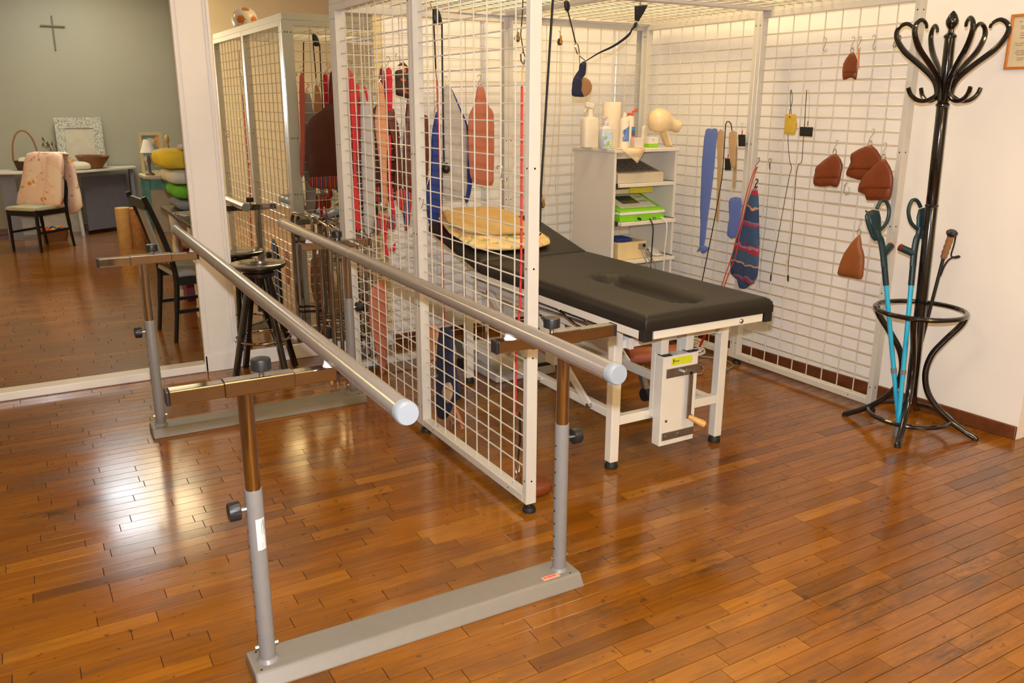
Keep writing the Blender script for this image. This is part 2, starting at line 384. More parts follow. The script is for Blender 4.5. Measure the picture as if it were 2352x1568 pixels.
# ---- ceiling lights (the room's lamps above the frame, and lamps added for brightness)
def ceiling_light(x, y, sx, sy, watts, col, label, vis):
    t = empty('ceiling_light', (x, y, ZC-0.07), label, 'ceiling light', 'ceiling lamps')
    f = MB()
    for s_ in (-1, 1):
        f.bb((x-sx/2-0.02, y+s_*(sy/2+0.01)-0.01, ZC-0.07), (x+sx/2+0.02, y+s_*(sy/2+0.01)+0.01, ZC-0.0005))
        f.bb((x+s_*(sx/2+0.01)-0.01, y-sy/2, ZC-0.07), (x+s_*(sx/2+0.01)+0.01, y+sy/2, ZC-0.0005))
    f.build('frame', gloss_white, t, smooth=False)
    # radiance that the watts below amount to
    E = watts/(sx*sy*PI)
    MB().bb((x-sx/2, y-sy/2, ZC-0.05), (x+sx/2, y+sy/2, ZC-0.03)).build('diffuser', emat('lamp_'+label.replace(' ', '_')[:40], col, E), t, smooth=False)
    return t
ceiling_light(0.3, -3.4, 0.9, 0.6, CEIL_W, WARM, 'warm white ceiling panel lamp over the parallel bars', 1)
ceiling_light(2.75, -1.25, 0.9, 0.6, CEIL_W*1.2, WARM, 'warm white ceiling panel lamp over the grid cage', 1)
ceiling_light(3.1, -5.2, 0.9, 0.6, CEIL_W*2.3, WARM, 'warm white ceiling panel lamp beyond the coat stand', 1)
ceiling_light(-1.7, 2.3, 0.9, 0.6, CEIL_W*2.6, WARM, 'added warm ceiling panel lamp, unseen, brightening the adjoining floor', 1)  # added lamp, no known fixture: lifts the floor of the adjoining room
def pendant(x, y, z, r, watts, label):  # added globe lamp, hung low to light the upper front wall and ceiling
    t = empty('added_globe_lamp', (x, y, z), label, 'added lamp', 'ceiling lamps')
    MB().lathe([(r*math.sin(PI*i/14), r-r*math.cos(PI*i/14)) for i in range(15)], 24, (x, y, z)).build('globe', emat('globe_warm', WARM, watts/(4*PI*PI*r*r)), t)
    MB().cyl((x, y, z+2*r), (x, y, ZC), 0.006, 8).build('cable', mat('black_cable_m', (30, 30, 30), 0.5), t)
    MB().lathe([(0.04, 0), (0.05, 0.02), (0.05, 0.04)], 16, (x, y, ZC-0.0405)).build('canopy', gloss_white, t)
pendant(1.0, -6.9, 2.15, 0.16, 100.0, 'added warm white globe lamp, out of view, brightening the front wall')
ceiling_light(0.62, 4.9, 0.42, 2.3, FAR_W, (0.86, 0.95, 1.0), 'cool white ceiling strip lamp in the adjoining room', 1)
ceiling_light(1.10, 4.9, 0.48, 2.3, FAR_W*1.1, (1.0, 0.83, 0.5), 'warm ceiling strip lamp beside the cool one in the adjoining room', 1)

# ---- mirror on the wall beside the opening
mm = bpy.data.materials.new('mirror_glass'); mm.use_nodes = True
bb_ = mm.node_tree.nodes['Principled BSDF']; bb_.inputs['Metallic'].default_value = 1; bb_.inputs['Roughness'].default_value = 0.015
tn = mm.node_tree.nodes.new('ShaderNodeTexNoise'); tn.inputs['Scale'].default_value = 2
tr = mm.node_tree.nodes.new('ShaderNodeValToRGB'); tr.color_ramp.elements[0].color = (0.80, 0.82, 0.76, 1); tr.color_ramp.elements[1].color = (0.84, 0.85, 0.80, 1)
mm.node_tree.links.new(tn.outputs['Fac'], tr.inputs['Fac']); mm.node_tree.links.new(tr.outputs['Color'], bb_.inputs['Base Color'])
mir = empty('wall_mirror', (1.45, 0.01, 0.0), 'tall frameless wall mirror reflecting the grid cage, beside the white pillar', 'mirror')
MB().bb((0.985, 0.012, 0.095), (1.905, 0.0215, 2.75)).build('glass', mm, mir, smooth=False)
MB().bb((0.985, 0.0, 0.0), (1.97, 0.0215, 0.092)).build('base_rail', gloss_white, mir, smooth=False, bevel=0.004)
MB().bb((1.905, -0.004, 0.092), (1.962, 0.0215, 2.75)).build('edge_strip', mat('cream_strip', (226, 206, 150), 0.5), mir, smooth=False, bevel=0.003, label='cream wooden strip along the mirror edge')
pipe_m = mat('pipe_white', (226, 226, 226), 0.25)
for px, lab in ((1411, 'thin white heating pipe rising in the room corner behind the cage'), (1116, 'thin white heating pipe rising behind the middle of the back grid')):
    P = PY(px, 300, -0.02); q = MB().cyl((P.x, -0.012, 0.0), (P.x, -0.012, 2.95), 0.011, 10)
    for z in (0.4, 1.4, 2.3): q.lathe([(0.016, 0), (0.016, 0.015)], 10, (P.x, -0.012, z)).bb((P.x-0.006, -0.004, z), (P.x+0.006, 0.0215, z+0.015))
    tag(q.build('heating_pipe', pipe_m), lab, 'pipe')

# ================================================================== PARALLEL BARS
grey_m = mat('grey_powder_coat', (128, 125, 122), 0.38, var=0.03, scale=60, bump=0.03, bscale=700)
grey_plate = mat('grey_plate_coat', (124, 117, 108), 0.42, var=0.03, scale=40, bump=0.04, bscale=500)
rail_m = mat('anodised_rail', (168, 160, 152), 0.26, metal=0.55, var=0.03, scale=30)
chrome = mat('chrome', (168, 162, 156), 0.07, metal=1.0, var=0.03, scale=30)
black_pl = mat('black_plastic', (30, 30, 32), 0.42, var=0.05)
cap_m = mat('white_plastic_cap', (140, 145, 150), 0.35, var=0.01)
zinc = mat('zinc_bolt', (190, 190, 185), 0.25, metal=1.0)
hole_m = mat('dark_hole', (16, 15, 14), 0.9)
sticker_m = mat('label_paper', (214, 208, 206), 0.5)
print_m = mat('print_grey', (110, 106, 110), 0.6)
red_m = mat('print_orange_red', (226, 74, 40), 0.5)

BX0, BX1, BYN, BYF = 0.4128, 1.3656, -2.8866, -0.8735
RL, RR, RZ, RN, RF = 0.635, 1.178, 0.890, -3.412, -0.385
bars = empty('parallel_bars', (0.95, -1.8, 0), 'grey steel parallel walking bars with white end caps and chrome height posts', 'parallel bars')
def knob(mb, p, ax, r=0.021, h=0.027):
    """ribbed hand knob"""
    p = V(p); ax = V(ax).normalized(); a, b = frame_of(ax); n = 32; base = len(mb.v)
    prof = [(0.86, 0), (1.0, 0.06), (1.0, 0.8), (0.93, 0.95), (0.75, 1.0)]
    for rr, hh in prof:
        for j in range(n):
            an = 2*PI*j/n; q = rr*r*(1.0 if (j % 2 == 0 or hh < 0.05 or hh > 0.9) else 0.955)
            mb.v.append(p+ax*(h*hh)+(a*math.cos(an)+b*math.sin(an))*q)
    for i in range(len(prof)-1):
        for j in range(n):
            j2 = (j+1) % n; mb.f.append((base+i*n+j, base+i*n+j2, base+(i+1)*n+j2, base+(i+1)*n+j))
    mb.f.append(tuple(base+j for j in range(n))[::-1]); mb.f.append(tuple(base+(len(prof)-1)*n+j for j in range(n)))
for end, yb in ((0, BYN), (1, BYF)):
    # channel-shaped floor plate with sloping sides
    x0, x1 = BX0-0.047, BX1+0.052
    prof = [(-0.078, 0.0), (-0.050, 0.040), (0.058, 0.040), (0.084, 0.0)]
    plate = MB().ext([(x0, yb+a, z) for a, z in prof], (x1-x0, 0, 0)).build('base_plate', grey_plate, bars, smooth=False, bevel=0.006)
    for xx in (x0+0.02, x1-0.035):
        MB().cyl((xx, yb-0.040, 0.0395), (xx, yb-0.040, 0.0406), 0.0035, 10).build('screw_hole', hole_m, plate)
        MB().cyl((xx+0.005, yb+0.045, 0.0395), (xx+0.005, yb+0.045, 0.0406), 0.0035, 10).build('screw_hole', hole_m, plate)
    if end == 0:
        sx = PZ(1262, 1313, 0.041).x
        st = MB().box((sx, yb-0.030, 0.0406), (0.062, 0.020, 0.0012)).build('sticker', mat('sticker_pink', (214, 160, 140), 0.4), plate, smooth=False, label='small orange red sticker')
        q = MB(); xx = sx-0.026
        for wd, hh in ((0.006, 0.009), (0.004, 0.007), (0.006, 0.009), (0.006, 0.009), (0.005, 0.008), (0.006, 0.009)):
            q.box((xx+wd/2, yb-0.028, 0.0414), (wd, hh, 0.0006), Matrix.Rotation(0.25, 3, 'Z')); xx += wd+0.0022
        q.build('print', red_m, plate, smooth=False)
    for s_, xb, rx in ((-1, BX0, RL), (1, BX1, RR)):
        post = MB().lathe([(0.030, 0.040), (0.026, 0.046), (0.0225, 0.050), (0.0225, 0.548), (0.0215, 0.552), (0.019, 0.552)], 24, (xb, yb, 0)).build('post', grey_m, bars)
        MB().cyl((xb, yb, 0.45), (xb, yb, 0.815), 0.0195, 24).build('telescopic_tube', chrome, bars, label='chrome telescopic tube')
        for k in range(9):
            z = 0.12+k*0.045
            MB().cyl((xb, yb, z), (xb, yb-0.0229, z), 0.0036, 8).build('pin_hole', hole_m, post) if (s_ == 2) else MB().cyl((xb, yb, z), (xb-0.0229, yb, z), 0.0036, 8).build('pin_hole', hole_m, post)
        q = MB()
        for sg in (-1, 1): q.cyl((xb, yb, 0.085), (xb+sg*0.031, yb, 0.085), 0.006, 6)
        q.build('base_bolt', zinc, post)
        # height knob on the outer side
        q = MB(); knob(q, (xb+s_*0.037, yb, 0.500), (s_, 0, 0), 0.0255, 0.031); kn = q.build('height_knob', black_pl, post, angle=25)
        MB().cyl((xb, yb, 0.500), (xb+s_*0.040, yb, 0.500), 0.007, 8).build('knob_stem', zinc, post)
        if end == 0 and s_ == -1:
            lb = MB(); n = 6
            def lp(an, z, rr=0.0230): return V((xb+rr*math.sin(an), yb-rr*math.cos(an), z))
            for i in range(n):
                a0, a1 = -0.25+i*1.25/n, -0.25+(i+1)*1.25/n
                lb.add([lp(a0, 0.384), lp(a1, 0.384), lp(a1, 0.474), lp(a0, 0.474)], [(0, 1, 2, 3)])
            lab = lb.build('type_label', sticker_m, post, label='small white rating label')
            pr_ = MB()
            for an, z0, z1 in ((0.92, 0.386, 0.472), (0.82, 0.386, 0.460), (0.72, 0.440, 0.468), (0.62, 0.425, 0.468), (0.5, 0.452, 0.470), (0.35, 0.430, 0.462)):
                pr_.add([lp(an, z0, 0.0232), lp(an+0.05, z0, 0.0232), lp(an+0.05, z1, 0.0232), lp(an, z1, 0.0232)], [(0, 1, 2, 3)])
            for zc in (0.402, 0.394):
                for t in range(6):
                    a0 = 0.30+0.028*t; z = zc-0.0016*math.sin(PI*t/5)*2
                    pr_.add([lp(a0, z, 0.0232), lp(a0+0.03, z, 0.0232), lp(a0+0.03, z+0.0016, 0.0232), lp(a0, z+0.0016, 0.0232)], [(0, 1, 2, 3)])
            pr_.build('label_print', print_m, post, smooth=False)
        # cross arm: sleeve on the post, sliding square tube inside it
        zc = 0.834
        xi = rx-s_*(-0.0)+(0.012 if s_ < 0 else -0.048)
        xo = xb+s_*(0.178 if (end == 0 or s_ < 0) else 0.115)
        arm = MB().bb((xb-s_*0.125, yb-0.021, zc-0.021), (xb+s_*0.052, yb+0.021, zc+0.021)).build('cross_arm', chrome, bars, smooth=False, bevel=0.004, label='chrome square cross arm')
        MB().bb((xi, yb-0.0185, zc-0.0185), (xo, yb+0.0185, zc+0.0185)).build('inner_tube', chrome, arm, smooth=False, bevel=0.003)
        for xe, sg in ((xi, -s_), (xo, s_)):
            MB().bb((xe-0.0005*sg, yb-0.019, zc-0.019), (xe+sg*0.008, yb+0.019, zc+0.019)).build('end_plug', black_pl, arm, smooth=False, bevel=0.003)
        kx = xb-s_*0.045
        q = MB(); knob(q, (kx, yb, zc+0.034), (0, 0, 1), 0.0255, 0.031); q.build('clamp_knob', black_pl, arm, angle=25)
        MB().cyl((kx, yb, zc+0.018), (kx, yb, zc+0.037), 0.007, 8).build('clamp_stem', zinc, arm)
        MB().lathe([(0.020, 0), (0.017, 0.006), (0.015, RZ-0.022-zc-0.018)], 20, (rx, yb, zc+0.018)).build('spacer', mat('white_nylon', (236, 234, 228), 0.45), arm)
        MB().cyl((rx, yb, zc-0.018), (rx, yb, zc-0.034), 0.007, 6).build('spacer_bolt', zinc, arm)
for rx in (RL, RR):
    rail = MB().cyl((rx, RN+0.02, RZ), (rx, RF-0.02, RZ), 0.0245, 32).build('handrail', rail_m, bars)
    MB().lathe([(0.0246, -0.0005), (0.0246, 0.0005)], 32, (rx, -1.52, RZ), (0, 1, 0)).build('joint_line', mat('joint_light', (196, 192, 186), 0.4), rail)
    MB().lathe([(0.0262, 0), (0.0268, 0.012), (0.0264, 0.024), (0.0235, 0.028)], 32, (rx, RN+0.026, RZ), (0, -1, 0)).build('end_cap', cap_m, rail)
    MB().lathe([(0.0262, 0), (0.0268, 0.012), (0.0264, 0.024), (0.0235, 0.028)], 32, (rx, RF-0.026, RZ), (0, 1, 0)).build('end_cap', cap_m, rail)
bars.rotation_euler = (0, 0, -0.0103)

# ================================================================== GRID CAGE
cage_m = mat('cream_powder_coat', (206, 201, 190), 0.30, var=0.02, scale=20, coat=0.15)
wire_m = mat('cream_wire', (208, 202, 188), 0.28, var=0.01, scale=20, coat=0.2)
GX, GY0, GY1 = 1.50, -2.4408, -0.486            # partition: x of its outer face, near and far y
HX, HY0, HY1 = 3.60, -2.3675, -0.412            # right panels
cage = empty('therapy_grid_cage', (GX, GY0, 0), 'cream steel grid cage of bolted wire panels for sling therapy, around the treatment table', 'cage')
rubber = mat('black_rubber', (22, 22, 22), 0.6)
PD, PWD = 0.045, 0.030
ROWS = [0.169+0.0612*k for k in range(29)]
def panel(A, B, z0, z1, nrm, feet=(), holes=True):
    """upright wire panel from plan point A to B; nrm points to the side of the frame's depth"""
    A, B, n = V(A+(0,)), V(B+(0,)), V(nrm+(0,)); u = (B-A); L_ = u.length; u = u/L_
    f = MB()
    def bx(s0, s1, a, b): 
        p = A+u*s0; q = A+u*s1
        f.ext([p+V((0, 0, a)), q+V((0, 0, a)), q+V((0, 0, b)), p+V((0, 0, b))], n*PD)
    bx(0, PWD, z0, z1); bx(L_-PWD, L_, z0, z1); bx(PWD, L_-PWD, z0, z0+0.033); bx(PWD, L_-PWD, z1-0.033, z1)
    fr = f.build('grid_panel', cage_m, cage, smooth=False, bevel=0.002, seg=1)
    wv = MB(); r = 0.0030
    k = 8
    for i in range(k):
        s_ = L_/2+(i-(k-1)/2)*0.1028
        p = A+u*s_+n*(PD/2-0.003); wv.cyl(p+V((0, 0, z0+0.030)), p+V((0, 0, z1-0.030)), r, 6)
    for z in ROWS:
        p = A+u*0.024+n*(PD/2+0.003)+V((0, 0, z)); wv.cyl(p, p+u*(L_-0.048), r, 6)
    wv.build('wire_mesh', wire_m, fr, kind='stuff')
    if holes:
        h = MB()
        for s_ in (PWD/2, L_-PWD/2):
            for z in (0.13, 0.62, 0.95, 1.30, 1.93):
                p = A+u*s_+V((0, 0, z)); h.cyl(p-n*0.0008, p+n*0.002, 0.0036, 8); h.cyl(p+n*PD-n*0.002, p+n*PD+n*0.0008, 0.0036, 8)
                e = A+n*(PD/2)+V((0, 0, z)); h.cyl(e-u*0.0008, e+u*0.002, 0.0036, 8)
                e2 = e+u*PWD; h.cyl(e2-u*0.002, e2+u*0.0008, 0.0036, 8)
        for s_ in (0.14, L_-0.14):
            p = A+u*s_+V((0, 0, z0+0.017)); h.cyl(p-n*0.0008, p+n*0.002, 0.003, 8)
            p = A+u*s_+n*(PD/2)+V((0, 0, z0+0.0328)); h.cyl(p, p+V((0, 0, 0.0008)), 0.003, 8)
        h.build('bolt_hole', hole_m, fr, smooth=False, kind='stuff')
    for s_ in feet:
        p = A+u*s_+n*(PD/2)
        MB().lathe([(0.026, 0), (0.0265, 0.010), (0.022, 0.018), (0.013, 0.022), (0.010, z0+0.004)], 20, (p.x, p.y, 0)).build('foot', rubber, fr)
    return fr
Z0, Z1 = 0.035, 2.0
gm = (GY0+GY1)/2; hm = (HY0+HY1)/2
panel((GX, GY0), (GX, gm), Z0, Z1, (1, 0), feet=(0.015, 0.962))
panel((GX, gm), (GX, GY1), Z0, Z1, (1, 0), feet=(0.962,))
panel((HX, HY0), (HX, hm), Z0, Z1, (1, 0), feet=(0.015, 0.962))
panel((HX, hm), (HX, HY1), Z0, Z1, (1, 0), feet=(0.962,))
bm_x = (GX+HX+PD)/2
def back(px_): # plan point on the back line
    t = (px_-GX)/(HX-GX); return (px_, GY1+0.004+(HY1-GY1)*t)
bu = (V(back(HX))-V(back(GX))).normalized(); bn = (-bu.y, bu.x)
panel(back(GX), back(bm_x-0.001), Z0, Z1, bn, feet=(0.03,))
panel(back(bm_x), back(HX+PD), Z0, Z1, bn, feet=(0.015,))
# wide corner posts
for P0, wx in ((back(GX), 1), (back(HX+PD-0.066), 1)):
    q = MB().bb((P0[0], P0[1]-0.004, Z0), (P0[0]+0.066, P0[1]-0.0005, Z1)).bb((P0[0], P0[1]+PD+0.0045, Z0), (P0[0]+0.066, P0[1]+PD+0.008, Z1))
    cp = q.build('corner_post', cage_m, cage, smooth=False)
    h = MB()
    for z in (1.93, 1.30, 0.95, 0.13):
        for dx in (0.014, 0.030, 0.052): h.cyl((P0[0]+dx, P0[1]-0.0045, z), (P0[0]+dx, P0[1]-0.003, z), 0.004, 8); h.cyl((P0[0]+dx, P0[1]+PD+0.0075, z), (P0[0]+dx, P0[1]+PD+0.009, z), 0.004, 8)
    h.build('bolt_hole', hole_m, cp, smooth=False, kind='stuff')
# roof panels
def roof(x0, x1, y0, y1):
    f = MB(); z0, z1 = Z1, Z1+0.04
    f.bb((x0, y0, z0), (x0+PWD, y1, z1)).bb((x1-PWD, y0, z0), (x1, y1, z1)).bb((x0+PWD, y0, z0), (x1-PWD, y0+PWD, z1)).bb((x0+PWD, y1-PWD, z0), (x1-PWD, y1, z1))
    fr = f.build('roof_panel', cage_m, cage, smooth=False, bevel=0.002, seg=1); wv = MB()
    n = int((x1-x0)/0.1028)
    for i in range(n-1):
        x = (x0+x1)/2+(i-(n-2)/2)*0.1028; wv.cyl((x, y0+0.02, z0+0.012), (x, y1-0.02, z0+0.012), 0.003, 6)
    y = y0+0.075
    while y < y1-0.05: wv.cyl((x0+0.02, y, z0+0.018), (x1-0.02, y, z0+0.018), 0.003, 6); y += 0.0612
    wv.build('wire_mesh', wire_m, fr, kind='stuff')
for i in range(2):
    for j in range(2):
        xs = (GX, bm_x, HX+PD); ys = (GY0+0.02, gm+0.02, GY1+PD+0.01)
        roof(xs[i]+0.0005, xs[i+1]-0.0005, ys[j]+0.0005, ys[j+1]-0.0005)

# ================================================================== TREATMENT TABLE
tw = mat('table_white_steel', (224, 219, 207), 0.28, var=0.015, scale=15, coat=0.2)
vinyl = mat('black_vinyl', (25, 21, 17), 0.5, var=0.06, scale=10, bump=0.12, bscale=260)
steel = mat('brushed_steel', (150, 146, 138), 0.35, metal=0.85, var=0.12, scale=25)
wood_h = mat('turned_wood', (214, 164, 92), 0.4, var=0.1, scale=40)
TX0, TX1, TY0, TY1, TZ = 1.965, 2.645, -2.535, -1.20, 0.742
tab = empty('treatment_table', (2.34, -1.9, 0), 'height adjustable treatment table with black padded top, breathing slot and hand crank', 'treatment table')
def cushion(x0, x1, y0, y1, z0, z1, slot=None, n=34, mtx=None):
    """padded slab with rounded edges; slot = (cx, y0, y1, half width) dished opening"""
    mb = MB(); nx, ny = 26, int(26*(y1-y0)/(x1-x0)); th = z1-z0; R = 0.035
    def top(x, y):
        e = min(x-x0, x1-x, y-y0, y1-y); z = z1
        if e < R: z -= (R-math.sqrt(max(0, R*R-(R-e)**2)))*0.9
        if slot:
            cx, sy0, sy1, hw = slot
            cy = min(max(y, sy0+hw), sy1-hw); dd = math.hypot(x-cx, y-cy)
            t = (dd-hw*0.55)/(hw*0.75); t = min(max(t, 0), 1); t = t*t*(3-2*t); z -= 0.062*(1-t)
        return z
    xs = [x0+(x1-x0)*(0.5-0.5*math.cos(PI*i/nx)) if i < 0 else x0+(x1-x0)*i/nx for i in range(nx+1)]
    ed = [0.004, 0.012, 0.024]
    xs = sorted(set([round(v, 4) for v in xs]+[round(x0+e, 4) for e in ed]+[round(x1-e, 4) for e in ed]))
    ys = sorted(set([round(y0+(y1-y0)*j/ny, 4) for j in range(ny+1)]+[round(y0+e, 4) for e in ed]+[round(y1-e, 4) for e in ed]))
    a, b = len(xs), len(ys)
    vs = [V((x, y, top(x, y))) for y in ys for x in xs]+[V((x, y, z0)) for y in ys for x in xs]
    if mtx is not None: vs = [mtx @ p for p in vs]
    fs = []
    for j in range(b-1):
        for i in range(a-1):
            q = (j*a+i, j*a+i+1, (j+1)*a+i+1, (j+1)*a+i); fs.append(q); fs.append(tuple(t+a*b for t in q[::-1]))
    def side(idx):
        for p, q in zip(idx, idx[1:]): fs.append((p, p+a*b, q+a*b, q))
    side([i for i in range(a)]); side([(b-1)*a+i for i in range(a)][::-1]); side([j*a for j in range(b)][::-1]); side([j*a+a-1 for j in range(b)])
    return mb.add(vs, fs)
cushion(TX0, TX1, TY0, TY1, TZ-0.062, TZ, slot=(2.305, -2.42, -1.78, 0.085)).build('seat_cushion', vinyl, tab, angle=60)
BA = math.radians(12.8)      # head section tilted up
mt = Matrix.Translation((0, TY1, TZ-0.03)) @ Matrix.Rotation(BA, 4, 'X') @ Matrix.Translation((0, -TY1, -(TZ-0.03)))
cushion(TX0, TX1, TY1+0.006, TY1+0.62, TZ-0.062, TZ, mtx=mt).build('head_cushion', vinyl, tab, angle=60)
for x in (TX0+0.012, TX1-0.012): MB().bar((x, TY0+0.02, TZ-0.081), (x, TY1+0.1, TZ-0.081), 0.022, 0.032).build('side_rail', tw, tab, smooth=False, bevel=0.002)
MB().bb((TX0+0.05, TY0+0.008, TZ-0.098), (TX1-0.05, TY0+0.035, TZ-0.064)).build('end_rail', tw, tab, smooth=False, bevel=0.002)
for x in (TX0+0.020, TX1-0.020): MB().bb((x-0.021, TY0+0.004, TZ-0.104), (x+0.021, TY0+0.04, TZ-0.060)).build('rail_plug', black_pl, tab, smooth=False, bevel=0.003)
MB().lathe([(0.010, 0), (0.010, 0.006), (0.006, 0.010)], 14, (2.47, TY0+0.008, TZ-0.081), (0, -1, 0)).build('rail_knob', zinc, tab)
for x in (TX0+0.07, TX1-0.07): MB().bar(mt @ V((x, TY1+0.03, TZ-0.08)), mt @ V((x, TY1+0.58, TZ-0.08)), 0.025, 0.025).build('head_rail', tw, tab, smooth=False, bevel=0.002)
# leg frames near and far end
LX0, LX1 = 2.042, 2.640
for yl, near in ((-2.255, True), (-0.92, False)):
    for x in (LX0, LX1):
        leg = MB().bb((x-0.022, yl-0.022, 0.03), (x+0.022, yl+0.022, 0.640)).build('leg', tw, tab, smooth=False, bevel=0.004)
        MB().lathe([(0.028, 0), (0.0285, 0.012), (0.023, 0.022), (0.018, 0.034)], 20, (x, yl, 0)).build('foot', rubber, leg)
        if near and x == LX0: MB().bb((x-0.022, yl-0.022, 0.640), (x+0.022, yl+0.022, 0.646)).build('leg_plug', black_pl, leg, smooth=False)
    MB().bb((LX0+0.022, yl-0.018, 0.195), (LX1-0.022, yl+0.018, 0.235)).build('cross_bar', tw, tab, smooth=False, bevel=0.003)
    zc_ = 0.535 if near else 0.575
    MB().bb((LX0+0.022, yl-0.018, zc_), (LX1-0.022, yl+0.018, zc_+0.037)).build('cross_bar', tw, tab, smooth=False, bevel=0.003)
for x in (LX0+0.05, LX1-0.05):
    MB().bb((x-0.018, -2.235, 0.195), (x+0.018, -0.94, 0.232)).build('base_rail', tw, tab, smooth=False, bevel=0.003)
    MB().bb((x-0.012, -2.30, 0.535), (x+0.012, -0.95, 0.585)).build('upper_rail', tw, tab, smooth=False, bevel=0.003)
    for k, (ya, yb_) in enumerate(((-2.05, -1.55), (-1.62, -1.12))):
        q = MB().bar((x-0.028*(1 if x < 2.3 else -1), ya, 0.215), (x-0.028*(1 if x < 2.3 else -1), yb_, 0.555), 0.012, 0.040)
        q.build('lift_arm', tw, tab, smooth=False, bevel=0.002)
        for P in ((ya, 0.215), (yb_, 0.555)): MB().cyl((x-0.040*(1 if x < 2.3 else -1), P[0], P[1]), (x, P[0], P[1]), 0.011, 10).build('pivot_bolt', zinc, tab)
MB().bb((LX0+0.06, -1.70, 0.30), (LX0+0.12, -1.62, 0.52)).build('bracket', tw, tab, smooth=False, bevel=0.003)
q = MB().tube(arc((TX0+0.03, -1.98, TZ-0.10), (0, 1, 0), (0.6, 0, -0.8), 0.10, 0, PI, 10), 0.006, 8); q.build('release_lever', chrome, tab)
q = MB().tube([(TX0+0.03, -2.3, TZ-0.12), (TX0+0.03, -1.6, TZ-0.14), (TX0+0.07, -1.55, TZ-0.15)], 0.005, 8); q.build('release_rod', chrome, tab)
for x, yl in ((LX0+0.02, -0.80), (LX1+0.0, -1.75)):
    MB().cyl((x-0.018, yl, 0.075), (x+0.018, yl, 0.075), 0.034, 20).build('wheel', rubber, tab)
    MB().bar((x, yl, 0.09), (x, yl+0.06, 0.21), 0.03, 0.03).build('wheel_bracket', steel, tab, smooth=False)
# crank housing
cyb = -2.34; cx0, cx1 = 2.222, 2.415
for x in (cx0+0.0, cx1-0.055): MB().bb((x-0.0, cyb+0.005, 0.50), (x+0.040, cyb+0.045, 0.642)).build('upright', tw, tab, smooth=False, bevel=0.003)
for x in (cx0+0.0, cx1-0.055): MB().bb((x-0.0, cyb+0.042, 0.21), (x+0.040, cyb+0.070, 0.642)).build('upright', tw, tab, smooth=False, bevel=0.003)
hb = MB().bb((cx0, cyb-0.012, 0.092), (cx1, cyb+0.040, 0.495)).build('crank_housing', tw, tab, smooth=False, bevel=0.003)
for x in (cx0+0.004, cx1-0.050): MB().bb((x, cyb-0.010, 0.495), (x+0.045, cyb+0.030, 0.499)).build('housing_plug', black_pl, hb, smooth=False)
MB().bb((cx0+0.045, cyb-0.0132, 0.452), (cx1-0.035, cyb-0.012, 0.484)).build('sticker', mat('sticker_yellow', (206, 214, 40), 0.4, var=0.06, scale=90), hb, smooth=False, label='yellow maker sticker with dark print')
q = MB(); x = cx0+0.055
q.bar((x, cyb-0.0136, 0.460), (x, cyb-0.0136, 0.480), 0.0035, 0.0006, (0, 1, 0)); q.bar((x-0.003, cyb-0.0136, 0.473), (x+0.004, cyb-0.0136, 0.473), 0.004, 0.0006, (0, 1, 0))
for k, hh in enumerate((0.005, 0.0035, 0.006, 0.004, 0.005)): q.bar((x+0.007+k*0.0052, cyb-0.0136, 0.4665), (x+0.007+k*0.0052, cyb-0.0136, 0.4665+hh), 0.003, 0.0006, (0, 1, 0))
q.build('sticker_print', mat('print_dark', (40, 50, 30), 0.6), hb, smooth=False)
MB().bb((cx0+0.018, cyb-0.018, 0.400), (cx1+0.006, cyb-0.012, 0.440)).build('steel_strip', steel, hb, smooth=False, bevel=0.001)
MB().bb((cx0+0.012, cyb-0.018, 0.118), (cx1-0.006, cyb-0.012, 0.152)).build('steel_strip', steel, hb, smooth=False, bevel=0.001)
for x, z in ((cx0+0.03, 0.135), (cx0+0.10, 0.135), (cx0+0.03, 0.205), (cx1-0.02, 0.205)): MB().lathe([(0.007, 0), (0.006, 0.004)], 10, (x, cyb-(0.018 if z < 0.2 else 0.012), z), (0, -1, 0)).build('screw', zinc, hb)
MB().cyl((cx1-0.085, cyb-0.018, 0.418), (cx1-0.085, cyb-0.036, 0.418), 0.010, 12).build('crank_axle', zinc, hb)
MB().bar((cx1-0.088, cyb-0.034, 0.424), (cx1-0.050, cyb-0.034, 0.414), 0.008, 0.022, (0, 0, 1)).bar((cx1-0.055, cyb-0.034, 0.420), (cx1-0.055, cyb-0.034, 0.205), 0.022, 0.008, (0, 1, 0)).build('crank_arm', steel, hb, smooth=False, bevel=0.002)
MB().lathe([(0.009, 0), (0.011, 0.012), (0.013, 0.035), (0.016, 0.062), (0.014, 0.076), (0.008, 0.080)], 16, (cx1-0.055, cyb-0.036, 0.214), (0.55, -0.75, -0.35)).build('crank_handle', wood_h, hb, label='turned wooden crank handle')

# ================================================================== THINGS IN AND ON THE CAGE
leather_br = mat('leather_brown', (118, 54, 22), 0.42, var=0.14, scale=12, bump=0.15, bscale=90)
leather_dk = mat('leather_dark_brown', (92, 42, 26), 0.5, var=0.12, scale=12, bump=0.12, bscale=90)
leather_tan = mat('leather_tan', (206, 144, 104), 0.6, var=0.1, scale=12, bump=0.1, bscale=90)
leather_terra = mat('leather_terracotta', (178, 104, 78), 0.6, var=0.1, scale=10, bump=0.1, bscale=90)
navy = mat('navy_webbing', (34, 38, 66), 0.8, var=0.1, scale=60)
royal = mat('royal_blue_cloth', (32, 56, 128), 0.8, var=0.12, scale=30)
grey_cl = mat('grey_cloth', (176, 172, 170), 0.9, var=0.08, scale=20, bump=0.1, bscale=60)
red_w = mat('red_webbing', (196, 38, 40), 0.7, var=0.08, scale=40)
redbag_m = mat('red_cloth', (200, 26, 48), 0.75, var=0.08, scale=30)
cord_r = mat('red_cord', (206, 46, 54), 0.5)
cord_k = mat('black_cord', (20, 19, 18), 0.6)
cord_t = mat('tan_cord', (206, 170, 112), 0.7)
brass = mat('brass', (190, 150, 80), 0.3, metal=0.9)
